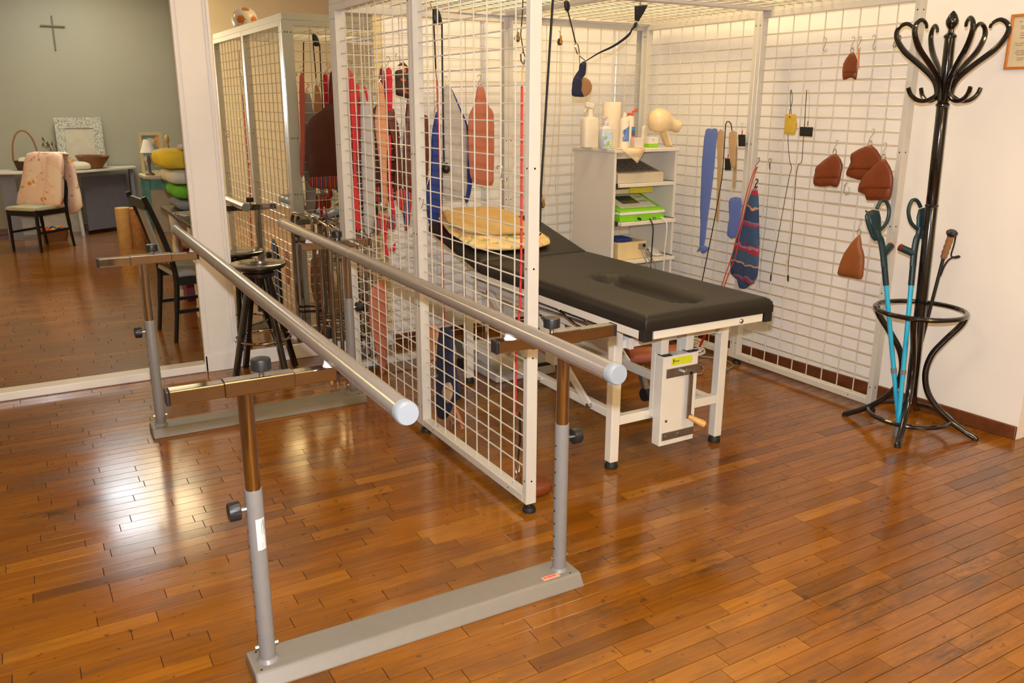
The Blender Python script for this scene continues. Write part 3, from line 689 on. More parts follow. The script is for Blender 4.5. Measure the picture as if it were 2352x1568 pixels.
blk_cl = mat('black_webbing', (24, 26, 36), 0.8)

def hook_pts(a, b, n=6):
    """S shaped wire from a (over the bar) to b"""
    a, b = V(a), V(b); L_ = (a-b).length; r = L_*0.17; up = (a-b).normalized()
    sd = up.cross(V((0, 1, 0)) if abs(up.y) < 0.9 else V((1, 0, 0))).normalized()
    c1 = a-up*r; c2 = b+up*r
    t = arc(c1, sd, up, r, -0.2, PI, n); u2 = arc(c2, -sd, -up, r, PI, -0.2, n)[::1]
    return t+[c1-sd*r*0.9-up*r*0.4, c2+sd*r*0.9+up*r*0.4]+u2
def add_hook(parent, a, b, r=0.0016, name='hook', m_=None):
    return MB().tube(hook_pts(a, b), r, 6).build(name, m_ or zinc, parent)
def ring_mb(c, r, t, nrm=(0, 1, 0), n=18):
    a, b = frame_of(V(nrm)); return MB().tube(arc(c, a, b, r, 0, 2*PI*(n-1)/n, n-1), t, 6, closed=True)

# ---- everything that hangs on the right grid lies on its front face
GXR = HX-0.012
def R(px, py, off=0.0): return PX(px, py, GXR-off)
NR = V((-1, 0, 0))
def bag(label, outline, ringp, hookp, t, off=0.0, rivet=None, flap=True, M_=None):
    base = R(*ringp, off); o = empty('leather_weight_bag', base, label, 'weight bag', 'leather weight bags on the right grid')
    MB().puff([R(x, y, off+t) for x, y in outline], NR, t, back=t*0.8).build('pouch', M_ or leather_br, o, angle=80)
    cxm = sum(p[0] for p in outline)/len(outline); cym = sum(p[1] for p in outline)/len(outline); ymin = min(p[1] for p in outline); ymax = max(p[1] for p in outline)
    if flap: MB().puff([R(cxm+(x-cxm)*0.90, ymin+(min(y, cym+(ymax-cym)*0.25)-ymin)*0.98+2, off+t*1.95) for x, y in outline], NR, t*0.30, back=t*0.3, sub=2).build('flap', leather_br, o, angle=80)
    ring_mb(R(*ringp, off+t), 0.0135, 0.0018, (-1, 0.25, 0)).build('ring', zinc, o)
    a, b = hookp
    add_hook(o, R(*a, off+0.0), R(ringp[0], ringp[1]-5, off+t*0.5))
    if rivet: MB().lathe([(0.005, 0), (0.004, 0.003)], 10, R(*rivet, off+t*1.75), NR).build('rivet', brass, o)
    return o
bag('small brown leather weight bag hanging alone high on the right grid', [(1953, 122), (1962, 122), (1970, 142), (1969, 162), (1966, 183), (1960, 180), (1951, 179), (1939, 184), (1935.5, 176), (1937.5, 146)], (1957.5, 117), ((1961, 84), 0), 0.012, 0.0, (1954, 131))
bag('brown leather weight bag hanging just left of the overlapping pair', [(1911, 355), (1924, 356), (1935, 377), (1932, 396), (1929, 413), (1922, 430), (1908, 427), (1895, 429), (1873, 427), (1869, 414), (1873, 396), (1877, 381)], (1917, 349), ((1923, 322), 0), 0.022, 0.0, (1909, 364))
bag('larger brown leather weight bag behind the other of the overlapping pair', [(1990, 335), (2006, 336), (2022, 356), (2030, 385), (2018, 410), (1978, 414), (1962, 410), (1946, 404), (1945, 394), (1955, 372), (1956, 352)], (1998.5, 330), ((2007, 296), 0), 0.020, 0.0, (1996, 346))
bag('brown leather weight bag in front of the other of the overlapping pair', [(2021, 368), (2036, 368), (2050, 398), (2051, 420), (2047, 450), (2037, 463), (2015, 460), (1992, 460), (1988, 447), (1972, 440), (1974, 424), (1986, 402), (2004, 384)], (2029.5, 361), ((2035, 328), 0), 0.022, 0.046, (2020, 375))
bag('triangular light brown leather weight bag hanging lowest on the right grid', [(1968, 543), (1976, 542), (1979, 566), (1985, 588), (1983, 622), (1979, 640), (1966, 640), (1945, 636), (1926, 632), (1926, 618), (1940, 580)], (1973, 533), ((1978, 503), 0), 0.018, 0.0, None, False, mat('leather_light_brown', (146, 82, 38), 0.5, var=0.1, scale=12, bump=0.12, bscale=90))
MATS['leather_light'] = None
del MATS['leather_light']

# strap with buckle ring beside the small bag
o = empty('leather_strap', R(1972, 110), 'narrow tan leather strap hanging beside the small high bag', 'strap')
MB().tube([R(1973, 112, 0.008), R(1972, 130, 0.008), R(1971, 157, 0.008)], 0.008, 8, flat=0.3).build('strap', leather_tan, o)
add_hook(o, R(1976, 84), R(1973, 113, 0.008))
# single hooks
for i, (px, y0, y1, lab) in enumerate(((1895, 86, 118, 'empty steel S hook on the right grid left of the small bag'), (2008, 80, 113, 'thin empty steel hook right of the small high bag'))):
    o = empty('steel_hook', R(px, y1), lab, 'hook', 'empty hooks on the right grid'); add_hook(o, R(px, y0, 0), R(px, y1, 0.004), 0.0018)
o = empty('hook_bunch', R(2061, 110), 'bunch of chrome snap hooks near the coat stand', 'hooks', 'empty hooks on the right grid')
for k in range(4): MB().tube(hook_pts(R(2058+k*3, 78+k, 0.004*k), R(2054+k*5, 109-k*2, 0.008+0.005*k)), 0.0022, 6).build('snap_hook', chrome, o)
o = empty('carabiner', R(1945, 446), 'small steel carabiner on the right grid between weight bags', 'carabiner')
MB().tube([R(1945, 418, .004), R(1940, 426, .004), R(1938, 440, .004), R(1944, 446, .004), R(1950, 444, .004), R(1951, 436, .004), R(1948, 424, .004)], 0.0022, 6, closed=True).build('loop', zinc, o)
# sponge and rubber electrode pads with their leads
def lead(px_pts, off=0.006, r=0.0016, M=None): return MB().tube(smooth_path([R(x, y, off) for x, y in px_pts], 4), r, 6)
o = empty('sponge_electrode', R(1817, 308), 'yellow sponge electrode pad hanging on its thin cable', 'electrode')
MB().puff([R(1805, 262, .012), R(1826, 262, .012), (R(1830, 287, .012)), R(1824, 309, .012), R(1802, 307, .012)], NR, 0.008, flat=True, sub=3).build('sponge', mat('sponge_yellow', (206, 172, 62), 0.95, var=0.12, scale=60, bump=0.4, bscale=250), o)
lead([(1818, 266), (1815, 230), (1817, 206), (1820, 230), (1813, 262), (1810, 310), (1811, 340), (1814, 370), (1818, 385), (1813, 405), (1806, 440), (1795, 500), (1784, 560), (1776, 600), (1771, 640)], 0.010).build('cable', cord_k, o)
MB().cyl(R(1771, 630, .010), R(1770, 645, .010), 0.004, 8).build('plug', black_pl, o)
MB().lathe([(0.004, 0), (0.004, 0.006)], 8, R(1815, 268, 0.018), NR).build('clip', red_w, o)
o = empty('rubber_electrode', R(1852, 313), 'black square rubber electrode hanging beside the yellow sponge', 'electrode')
MB().puff([R(1838, 291, .01), R(1867, 292, .01), R(1865, 314, .01), R(1837, 312, .01)], NR, 0.005, flat=True, sub=4).build('pad', rubber, o)
lead([(1848, 292), (1851, 230), (1853, 206), (1850, 250), (1846, 310), (1843, 350), (1841, 372), (1834, 378), (1829, 400), (1826, 440), (1820, 520), (1813, 580), (1810, 620), (1810, 636)], 0.011).build('cable', cord_k, o)
lead([(1856, 290), (1859, 240), (1858, 206)], 0.011, 0.001).build('thin_lead', mat('lead_grey', (150, 150, 140), 0.5), o)
MB().cyl(R(1855, 289, .012), R(1856, 278, .012), 0.003, 6).build('red_tip', red_w, o)
MB().cyl(R(1810, 632, .010), R(1810, 645, .010), 0.005, 8).build('plug', black_pl, o)
MB().lathe([(0.006, -0.004), (0.006, 0.004)], 8, R(1808, 600, .011), (0, 0, 1)).build('yellow_tag', mat('tag_yellow', (226, 186, 40), 0.5), o)
for k, (q, lab, wr) in enumerate((((1697, 309, 1711, 336), 'black rubber electrode hanging by the grid post, upper of two', (1703, 284)), ((1666, 364, 1678, 391), 'black rubber electrode hanging between tan straps, lower of two', (1672, 345)))):
    o = empty('rubber_electrode', R(q[0], q[3]), lab, 'electrode')
    MB().puff([R(q[0], q[1], .012), R(q[2], q[1], .012), R(q[2], q[3], .012), R(q[0], q[3], .012)], NR, 0.006, flat=True, sub=3).build('pad', rubber, o)
    MB().cyl(R((q[0]+q[2])/2, q[1], .012), R((q[0]+q[2])/2+1, q[1]-10, .012), 0.003, 6).build('red_tip', red_w, o)
    lead([((q[0]+q[2])/2+1, q[1]-10), wr, (wr[0]+5, wr[1]+2)], 0.012, 0.0012).build('lead_wire', mat('lead_grey', (150, 150, 140), 0.5), o)
# straps and bandages
blue_b = stripes('blue_bandage_weave', [(3, (84, 104, 178)), (1, (120, 140, 206))], 260, 'Y')
o = MB().puff([R(1621, 298, .01), R(1634, 296, .012), R(1648, 297, .01), R(1645, 330, .01), R(1641, 380, .01), R(1634, 440, .01), R(1627, 490, .01), R(1622, 530, .01), R(1617, 566, .01), R(1607, 566, .01), R(1609, 520, .01), R(1608, 480, .01), R(1610, 430, .01), R(1612, 380, .01), R(1615, 340, .01)], NR, 0.006, sub=2)
t = empty('elastic_bandage', R(1615, 580), 'long tapering blue elastic bandage with a folded end on the right grid', 'bandage')
o.build('band', blue_b, t, angle=80)
MB().puff([R(1600, 578, .016), R(1612, 562, .016), R(1627, 568, .016), R(1626, 576, .016), R(1613, 582, .016), R(1609, 573, .016)], NR, 0.008).build('folded_end', blue_b, t, angle=80)
t = empty('elastic_bandage', R(1685, 543), 'short blue elastic bandage beside the striped towel', 'bandage')
MB().puff([R(1677, 455, .01), R(1702, 454, .01), R(1701, 480, .01), R(1699, 505, .01), R(1690, 545, .01), R(1670, 540, .01), R(1675, 500, .01), R(1674, 475, .01)], NR, 0.006).build('band', blue_b, t, angle=80)
t = empty('rubber_strap', R(1645, 503), 'long tan rubber strap next to the long blue bandage', 'strap')
MB().puff([R(1648, 303, .008), R(1663, 303, .008), R(1659, 360, .008), R(1655, 430, .008), R(1651, 503, .008), R(1645, 503, .008), R(1647, 430, .008), R(1648, 360, .008)], NR, 0.004).build('strap', mat('tan_rubber', (184, 152, 110), 0.7, var=0.06), t)
t = empty('rubber_strap', R(1687, 428), 'tan rubber strap folded double beside the black cable loop', 'strap')
MB().puff([R(1675, 305, .020), R(1693, 304, .020), R(1690, 350, .020), R(1688, 383, .020), R(1679, 383, .020), R(1675, 345, .020)], NR, 0.004).build('front_fold', MATS['tan_rubber'], t)
MB().puff([R(1690, 340, .006), R(1694, 340, .006), R(1690, 428, .006), R(1683, 427, .006)], NR, 0.003).build('rear_fold', MATS['tan_rubber'], t)
t = empty('black_cable', R(1614, 638), 'long black cable looped over a wire among the straps', 'cable')
lead([(1681, 300), (1679, 285), (1673, 279), (1667, 286), (1664, 330), (1659, 400), (1651, 450), (1640, 510), (1628, 570), (1614, 638), (1606, 680)], 0.026, 0.003).build('loop', cord_k, t)
# red rubber tubing and the towel
t = empty('red_tubing', R(1735, 385), 'doubled thin red rubber tubing hanging from a steel hook', 'tubing')
lead([(1737, 384), (1731, 395), (1716, 440), (1697, 520), (1683, 580), (1668, 625), (1656, 660)], 0.062, 0.0028).build('tube', mat('red_rubber', (198, 70, 50), 0.5), t)
lead([(1739, 384), (1733, 400), (1720, 445), (1701, 530), (1690, 585), (1676, 622), (1662, 660)], 0.062, 0.0028).build('tube', MATS['red_rubber'], t)
add_hook(t, R(1743, 362), R(1737, 386, .012), 0.0024, 'hook', chrome)
t = empty('pull_cord', R(1769, 386), 'steel ring hook with a thin grey cord beside the towel', 'cord')
ring_mb(R(1769, 368, .004), 0.010, 0.002, NR).build('ring', zinc, t); MB().cyl(R(1768, 374, .004), R(1768, 388, .004), 0.004, 8).build('snap', chrome, t)
lead([(1768, 388), (1765, 440), (1757, 520), (1748, 600), (1744, 660)], 0.005, 0.0016).build('cord', mat('lead_grey', (150, 150, 140), 0.5), t)
tow = stripes('towel_stripes', [(7, (52, 76, 112)), (1.2, (150, 50, 70)), (1, (120, 100, 140)), (5, (48, 66, 100)), (0.8, (190, 140, 116)), (6, (58, 84, 116)), (1.4, (160, 40, 60)), (1, (150, 110, 130)), (1, (80, 62, 104))], 3.1, 'Z', noise=0.32)
t = empty('striped_towel', R(1716, 660), 'blue and red striped terry towel hanging from a hook on the right grid', 'towel')
MB().puff([R(1735, 425, .02), R(1741, 450, .025), R(1742, 500, .03), R(1743, 560, .03), R(1738, 630, .03), R(1724, 652, .03), R(1712, 663, .03), R(1698, 660, .03), R(1694, 642, .03), R(1679, 628, .03), R(1682, 585, .03), R(1696, 540, .03), R(1711, 490, .025), R(1723, 450, .02)], NR, 0.022, sub=2).build('towel', tow, t, angle=80)
MB().puff([R(1724, 560, .055), R(1741, 552, .055), R(1740, 632, .055), R(1722, 655, .055), R(1708, 640, .055), R(1712, 600, .055)], NR, 0.012, sub=2).build('fold', tow, t, angle=80)
add_hook(t, R(1739, 411), R(1737, 430, .02), 0.003, 'hook', cord_k)

# ---- things hung on the back grid (seen through the partition)
def B(px, py, off=0.0): # just in front of the back grid
    P = PY(px, py, -0.50); yb = back(P.x)[1]-0.012-off; return PY(px, py, yb)
NB = V((0, -1, 0))
def hung(name, label, cat, parts, hook=None, group='gear hung on the back grid'):
    p0 = parts[0][1]; lo = max(p0, key=lambda q: q[1])
    o = empty(name, B(lo[0], lo[1]), label, cat, group)
    for nm, outl, M, t, off in parts:
        MB().puff([B(x, y, off+t) for x, y in outl], NB, t, back=t*0.8, sub=2).build(nm, M, o, angle=80)
    if hook: add_hook(o, B(hook[0], hook[1], 0.0), B(hook[2], hook[3], 0.02), 0.0022)
    return o
hung('red_strap', 'red webbing straps hanging beside the mirror edge', 'strap', [
    ('strap', [(803, 178), (811, 172), (815, 230), (819, 330), (818, 400), (822, 470), (829, 524), (815, 524), (812, 460), (811, 380), (807, 280)], red_w, 0.006, 0.01),
    ('second_strap', [(818, 195), (825, 200), (828, 270), (826, 340), (824, 390), (819, 330), (820, 250)], red_w, 0.005, 0.0)], (806, 155, 808, 178))
hung('grey_towel', 'long pale grey cloth hanging next to the red straps', 'cloth', [
    ('cloth', [(829, 215), (850, 212), (857, 260), (861, 340), (862, 430), (861, 500), (855, 535), (838, 535), (834, 470), (830, 380), (828, 290)], grey_cl, 0.016, 0.012),
    ('red_tie', [(836, 200), (842, 203), (846, 228), (842, 232)], red_w, 0.004, 0.05)], (838, 185, 840, 205))
hung('leather_strap', 'long tan leather strap hanging between grey cloth and red pouch', 'strap', [
    ('strap', [(868, 190), (878, 192), (886, 240), (889, 320), (888, 400), (888, 470), (877, 470), (874, 400), (866, 330), (860, 280), (866, 230)], leather_tan, 0.012, 0.035),
    ('lower_buckle', [(873, 465), (890, 466), (888, 482), (876, 484)], zinc, 0.008, 0.03)], (872, 175, 873, 192))
hung('red_pouch', 'bright red narrow cloth pouch hanging on the back grid', 'pouch', [
    ('pouch', [(886, 160), (899, 160), (901, 205), (900, 255), (889, 258), (887, 210)], redbag_m, 0.012, 0.02)], (891, 130, 891, 160))
hung('patterned_pouch', 'dark brown pouch with orange pattern hanging on the back grid', 'pouch', [
    ('pouch', [(908, 164), (920, 160), (942, 156), (950, 190), (945, 226), (925, 222), (907, 216), (905, 190)], blotch('brown_orange_print', (66, 40, 28), [((196, 90, 34), 26, 0.56), ((40, 60, 60), 30, 0.62)]), 0.018, 0.012),
    ('loop', [(912, 152), (926, 142), (937, 154), (926, 150)], leather_dk, 0.006, 0.02)], (910, 125, 927, 148))
rain = stripes('rainbow_webbing', [(2, (196, 60, 44)), (1, (226, 150, 60)), (2, (40, 54, 120)), (1, (40, 110, 120)), (2, (196, 60, 44)), (1, (60, 30, 60))], 34, 'X', noise=0.5)
hung('leather_corset', 'dark brown leather corset with two flaps and rainbow straps', 'corset', [
    ('left_flap', [(889, 258), (905, 250), (911, 290), (919, 340), (923, 400), (922, 436), (905, 440), (908, 380), (902, 330), (893, 295)], leather_dk, 0.012, 0.025),
    ('right_flap', [(936, 228), (950, 250), (972, 262), (985, 272), (988, 320), (984, 380), (978, 432), (950, 445), (928, 436), (926, 370), (927, 300), (932, 255)], leather_dk, 0.016, 0.025),
    ('rainbow_strap', [(910, 438), (930, 432), (946, 440), (944, 478), (940, 520), (930, 530), (926, 490), (912, 470)], rain, 0.010, 0.03),
    ('red_strap', [(890, 330), (898, 310), (896, 380), (900, 440), (908, 490), (898, 492), (892, 440)], red_w, 0.005, 0.035)])
hung('rainbow_harness', 'bundle of red and rainbow webbing hanging low behind the near handrail', 'harness', [
    ('webbing', [(862, 500), (872, 490), (890, 500), (906, 490), (910, 520), (898, 528), (880, 515), (866, 540), (860, 520)], rain, 0.012, 0.05),
    ('red_loop', [(878, 500), (888, 496), (890, 530), (886, 560), (893, 590), (884, 590), (878, 560), (882, 530)], red_w, 0.006, 0.06),
    ('red_tail', [(896, 572), (908, 556), (908, 574), (898, 578)], red_w, 0.005, 0.06)])
hung('blue_sling', 'royal blue cloth sling hanging beside a red cord', 'sling', [
    ('sling', [(1002, 258), (1010, 262), (1012, 340), (1010, 420), (1010, 500), (1004, 528), (985, 512), (979, 470), (980, 430), (990, 400), (991, 320), (996, 280)], royal, 0.012, 0.03)], (1000, 232, 1003, 260))
hung('grey_sling', 'grey canvas sling with blue edging hanging on the back grid', 'sling', [
    ('canvas', [(1020, 200), (1032, 196), (1046, 228), (1060, 262), (1071, 290), (1075, 340), (1073, 400), (1070, 452), (1040, 456), (1018, 450), (1016, 380), (1016, 290), (1017, 235)], grey_cl, 0.016, 0.012),
    ('blue_edge', [(1034, 205), (1040, 208), (1062, 258), (1075, 290), (1077, 350), (1081, 400), (1085, 420), (1076, 462), (1068, 462), (1074, 420), (1071, 380), (1072, 320), (1064, 280), (1048, 240)], royal, 0.006, 0.022)], (1025, 175, 1026, 198))
hung('leather_apron', 'terracotta leather apron with narrow top hanging on the back grid', 'apron', [
    ('apron', [(1097, 197), (1110, 196), (1116, 222), (1124, 246), (1134, 262), (1135, 330), (1134, 400), (1131, 424), (1105, 428), (1086, 418), (1078, 390), (1075, 330), (1076, 270), (1086, 246), (1093, 220)], leather_terra, 0.012, 0.055)], (1101, 172, 1102, 198))
hung('leather_apron', 'pink brown leather panel hanging low behind the walking frame', 'panel', [
    ('panel', [(868, 650), (884, 642), (890, 700), (890, 780), (886, 850), (874, 858), (860, 790), (848, 740), (850, 665)], leather_terra, 0.012, 0.03)])
# hung on the rear side of the back grid, seen in the mirror (mirror pixels folded back across the mirror plane)
def MR(px, py, off=0.0):
    P = PY(px, py, 0.436+off); return V((P.x, 0.024-P.y, P.z))
t = empty('leather_vest', MR(740, 425, -0.02), 'wide dark brown leather vest with rainbow fringe on the rear of the back grid', 'vest')
MB().puff([MR(757, 236), MR(772, 238), MR(790, 260), MR(800, 300), MR(800, 360), MR(796, 408), MR(760, 410), MR(712, 408), MR(706, 350), MR(704, 300), MR(714, 272), MR(738, 254)], (0, 1, 0), 0.012).build('body', leather_dk, t, angle=80)
MB().puff([MR(757, 170), MR(766, 172), MR(770, 236), MR(756, 240)], (0, 1, 0), 0.008).build('neck_strap', mat('dark_red_strap', (120, 20, 34), 0.7), t, angle=80)
MB().puff([MR(714, 406), MR(796, 404), MR(794, 430), MR(760, 434), MR(716, 430)], (0, 1, 0), 0.010).build('fringe', rain, t, angle=80)
t = empty('red_strap', MR(700, 400), 'pink red rubber strap on the rear of the back grid beside the vest', 'strap')
MB().puff([MR(688, 176), MR(699, 176), MR(700, 260), MR(700, 330), MR(698, 400), MR(690, 400), MR(690, 320), MR(688, 250)], (0, 1, 0), 0.006).build('strap', mat('pink_red_rubber', (196, 92, 76), 0.7), t, angle=80)
add_hook(t, MR(692, 152, 0.012), MR(694, 178), 0.002)
for k, (px, py, lab) in enumerate(((1286, 96, 'small black pulley with brass hook high on the back grid'), (1188, 88, 'small black pulley hung on the back grid near the near cage post'), (1246, 470, 'black and brass cord pulley hanging low by the near cage post'))):
    o = empty('pulley', B(px, py+12), lab, 'pulley', 'rope pulleys in the cage')
    c = B(px, py, 0.02)
    MB().lathe([(0.016, -0.006), (0.020, -0.005), (0.016, 0), (0.020, 0.005), (0.016, 0.006)], 16, c, (0.3, -1, 0)).build('wheel', black_pl, o)
    MB().puff([c+V((-0.010, -0.010, -0.012)), c+V((0.010, -0.010, -0.012)), c+V((0.006, -0.010, 0.035)), c+V((-0.006, -0.010, 0.035))], NB, 0.003, flat=True, sub=2).build('cheek', brass, o)
    MB().tube([c+V((0, -0.004, 0.032)), c+V((0, -0.002, 0.055)), c+V((0, 0.015, 0.062))], 0.002, 6).build('hook', brass, o)
    if k == 0:
        MB().tube([c+V((-0.016, 0, 0)), B(1275, 250, .012), B(1262, 420, .012), B(1250, 470, .012)], 0.0014, 5).build('cord', cord_t, o)
        MB().tube([c+V((0.016, 0, 0)), B(1288, 250, .012), B(1275, 420, .012), B(1283, 540, .012)], 0.0014, 5).build('cord', cord_t, o)

# ---- ropes and slings hanging inside the cage from the roof
def Q(px, py, y): return PY(px, py, y)
t = empty('pulley_rope', Q(1003, 60, -0.95), 'black rope over a black roof pulley with a red stretch cord', 'rope', None)
yq = -0.95
MB().puff([Q(994, 20, yq), Q(1001, 15, yq), Q(1010, 28, yq), Q(1015, 52, yq), Q(1006, 58, yq), Q(995, 50, yq)], NB, 0.012).build('pulley', black_pl, t)
MB().tube([Q(994, 24, yq), Q(990, 14, yq), Q(988, 6, yq), Q(992, 2, yq)], 0.0025, 6).build('hook', brass, t)
MB().tube([Q(996, 50, yq), Q(999, 110, yq), Q(1001, 158, yq)], 0.0042, 8).build('rope', cord_k, t)
MB().tube([Q(1015, 50, yq), Q(1016, 150, yq), Q(1018, 280, yq), Q(1020, 372, yq)], 0.0046, 8).build('rope', cord_k, t)
MB().lathe([(0.012, -0.012), (0.020, 0), (0.020, 0.02), (0.008, 0.04)], 14, Q(1025, 392, yq)).build('cord_lock', black_pl, t)
MB().tube([Q(1000, 158, yq), Q(1002, 172, yq), Q(1004, 185, yq)], 0.0035, 6).build('snap_hook', zinc, t)
MB().tube(smooth_path([Q(1004, 185, yq), Q(1008, 300, yq), Q(1011, 420, yq), Q(1014, 520, yq), Q(1018, 650, yq), Q(1020, 780, yq), Q(1022, 866, yq)], 3), 0.0052, 8).build('red_cord', cord_r, t)
MB().tube([Q(1016, 372, yq), Q(1015, 480, yq), Q(1016, 592, yq)], 0.003, 6).build('thin_rope', cord_k, t)
# tan and navy limb sling low inside the partition
t = empty('limb_sling', PX(1022, 960, 1.66), 'navy limb sling with tan suede lining hanging low inside the partition', 'sling')
S = lambda x, y, o=0.0: PX(x, y, 1.66-o)
MB().puff([S(985, 746), (S(1004, 750)), S(1006, 800), S(1003, 862), S(994, 864), S(986, 830), S(984, 790)], NR, 0.012).build('tan_strap', leather_tan, t, angle=80)
MB().puff([S(1010, 758, .03), S(1022, 752, .03), S(1036, 756, .03), S(1040, 800, .03), S(1046, 850, .03), S(1058, 890, .03), S(1056, 915, .03), S(1040, 928, .03), S(1028, 958, .03), S(1006, 958, .03), S(1004, 900, .03), S(1004, 820, .03)], NR, 0.016).build('navy_loop', navy, t, angle=80)
MB().puff([S(1020, 884, .05), S(1034, 878, .05), S(1040, 902, .05), S(1030, 926, .05), S(1018, 912, .05)], NR, 0.010).build('suede_pad', mat('suede', (196, 164, 130), 0.9), t, angle=80)
MB().tube([S(1038, 920, .03), S(1052, 950, .03), S(1064, 985, .03)], 0.008, 8, flat=0.4).build('strap_tail', leather_terra, t)
MB().tube([S(1034, 962, .03), S(1042, 974, .03), S(1040, 988, .03), S(1034, 985, .03)], 0.003, 6, closed=True).build('carabiner', zinc, t)
add_hook(t, S(993, 826, .06), S(1000, 868, .06), 0.0028, 'hook')
# red stretch cord by the near post
yq = -2.16
t = empty('stretch_cord', Q(1184, 950, yq), 'long red stretch cord hanging inside the near cage post', 'cord')
MB().tube(smooth_path([Q(1199, 198, yq), Q(1198, 400, yq), Q(1197, 600, yq), Q(1193, 715, yq), Q(1186, 800, yq), Q(1184, 900, yq), Q(1182, 946, yq)], 3), 0.0048, 8).build('cord', cord_r, t)
MB().lathe([(0.004, 0), (0.009, 0.006), (0.006, 0.014)], 10, Q(1182, 954, yq)).build('end_knot', cord_r, t)
MB().tube([Q(1199, 198, yq), Q(1199, 165, yq), Q(1203, 148, yq)], 0.003, 6).build('top_thread', cord_t, t)
MB().tube([Q(1203, 150, yq), Q(1197, 140, yq), Q(1196, 125, yq), Q(1202, 118, yq), Q(1206, 130, yq)], 0.003, 6, closed=True).build('carabiner', chrome, t)
MB().tube([Q(1202, 118, yq), Q(1196, 80, yq), Q(1200, 30, yq), Q(1202, -24, yq)], 0.0022, 6).build('cord_top', cord_k, t)
# long black rope
yq = -1.75
t = empty('long_rope', Q(1241, 480, yq), 'long black rope slanting down behind the near cage post', 'rope')
MB().tube([Q(1271, -18, yq), Q(1262, 120, yq), Q(1252, 280, yq), Q(1243, 430, yq), Q(1240, 520, yq)], 0.0052, 8).build('rope', cord_k, t)
MB().tube([Q(1240, 520, yq), Q(1236, 530, yq), Q(1238, 542, yq), Q(1243, 535, yq)], 0.004, 6).build('loop', cord_k, t)
# black cord, snap hooks and the bag lying on the floor by the near post
yq = -2.30
t = empty('floor_weight_bag', PZ(1232, 1130, 0), 'brown leather weight bag lying on the floor behind the near cage post', 'weight bag')
bo = [PZ(1200, 1122, 0.03), PZ(1213, 1105, 0.03), PZ(1240, 1100, 0.03), PZ(1258, 1104, 0.03), PZ(1268, 1118, 0.03), PZ(1250, 1128, 0.03), PZ(1230, 1132, 0.03), PZ(1212, 1136, 0.03)]
MB().puff(bo, (0, 0, 1), 0.026, back=0.028).build('pouch', leather_br, t, angle=80)
P0 = PZ(1193, 1122, 0.02)
MB().puff([P0+V((-0.02, 0.02, 0)), P0+V((0.03, 0.02, 0)), P0+V((0.035, -0.02, 0)), P0+V((-0.02, -0.02, 0))], (0, 0, 1), 0.012).build('tab', leather_br, t, angle=80)
P1 = Q(1193, 945, P0.y); P2 = Q(1190, 1058, P0.y)
MB().tube([P1, (P1+P2)/2+V((0.004, 0, 0)), P2], 0.0032, 6).build('cord', cord_k, t)
MB().tube([Q(1195, 950, P0.y), Q(1197, 1000, P0.y), P2], 0.0026, 6).build('cord', cord_k, t)
MB().tube([P2, P2+V((-0.012, 0, -0.02)), P2+V((-0.008, 0, -0.05)), P2+V((0.004, 0, -0.05)), P2+V((0.008, 0, -0.02))], 0.0028, 6, closed=True).build('snap_hook', chrome, t)
MB().tube([P2+V((-0.003, 0, -0.048)), P2+V((-0.012, 0, -0.075)), P0+V((0, 0, 0.015)), P2+V((0.012, 0, -0.075))], 0.0024, 6, closed=True).build('d_ring', zinc, t)
# black suspension sling under the roof
yq = -1.25
t = empty('suspension_sling', Q(1330, 220, yq), 'black strap sling with navy cuff and tan lining hung under the cage roof', 'sling')
MB().puff([Q(1296, 4, yq), Q(1303, 0, yq), Q(1308, 12, yq), Q(1306, 26, yq), Q(1299, 24, yq)], NB, 0.010).build('pulley', black_pl, t)
MB().tube([Q(1302, 2, yq), Q(1302, -14, yq), Q(1302, -26, yq)], 0.003, 6).build('hanger', cord_k, t)
MB().tube([Q(1304, 24, yq), Q(1312, 55, yq), Q(1322, 98, yq)], 0.0035, 8).build('cord', cord_k, t)
MB().tube([Q(1322, 96, yq), Q(1328, 104, yq), Q(1331, 124, yq), Q(1326, 124, yq), Q(1321, 108, yq)], 0.003, 6, closed=True).build('carabiner', chrome, t)
MB().tube([Q(1331, 128, yq), Q(1345, 140, yq), Q(1332, 146, yq)], 0.0035, 6, closed=True).build('triangle_ring', steel, t)
MB().puff([Q(1333, 145, yq), Q(1345, 140, yq), Q(1346, 152, yq), Q(1344, 170, yq), Q(1338, 178, yq), Q(1331, 192, yq), Q(1330, 216, yq), Q(1316, 219, yq), Q(1315, 190, yq), Q(1322, 172, yq), Q(1333, 156, yq)], NB, 0.012).build('navy_strap', navy, t, angle=80)
MB().puff([Q(1334, 184, yq), Q(1343, 178, yq), Q(1353, 184, yq), Q(1358, 198, yq), Q(1355, 212, yq), Q(1346, 221, yq), Q(1335, 222, yq), Q(1330, 205, yq)], V((0.55, -0.83, 0)), 0.012).build('suede_lining', mat('tan_suede', (168, 122, 80), 0.9), t, angle=80)
MB().puff([Q(1332, 178, yq-.02), Q(1336, 190, yq-.02), Q(1334, 210, yq-.02), Q(1340, 222, yq-.02), Q(1326, 222, yq-.02), Q(1314, 219, yq-.02), Q(1315, 196, yq-.02), Q(1322, 176, yq-.02)], NB, 0.012).build('cuff', navy, t, angle=80)
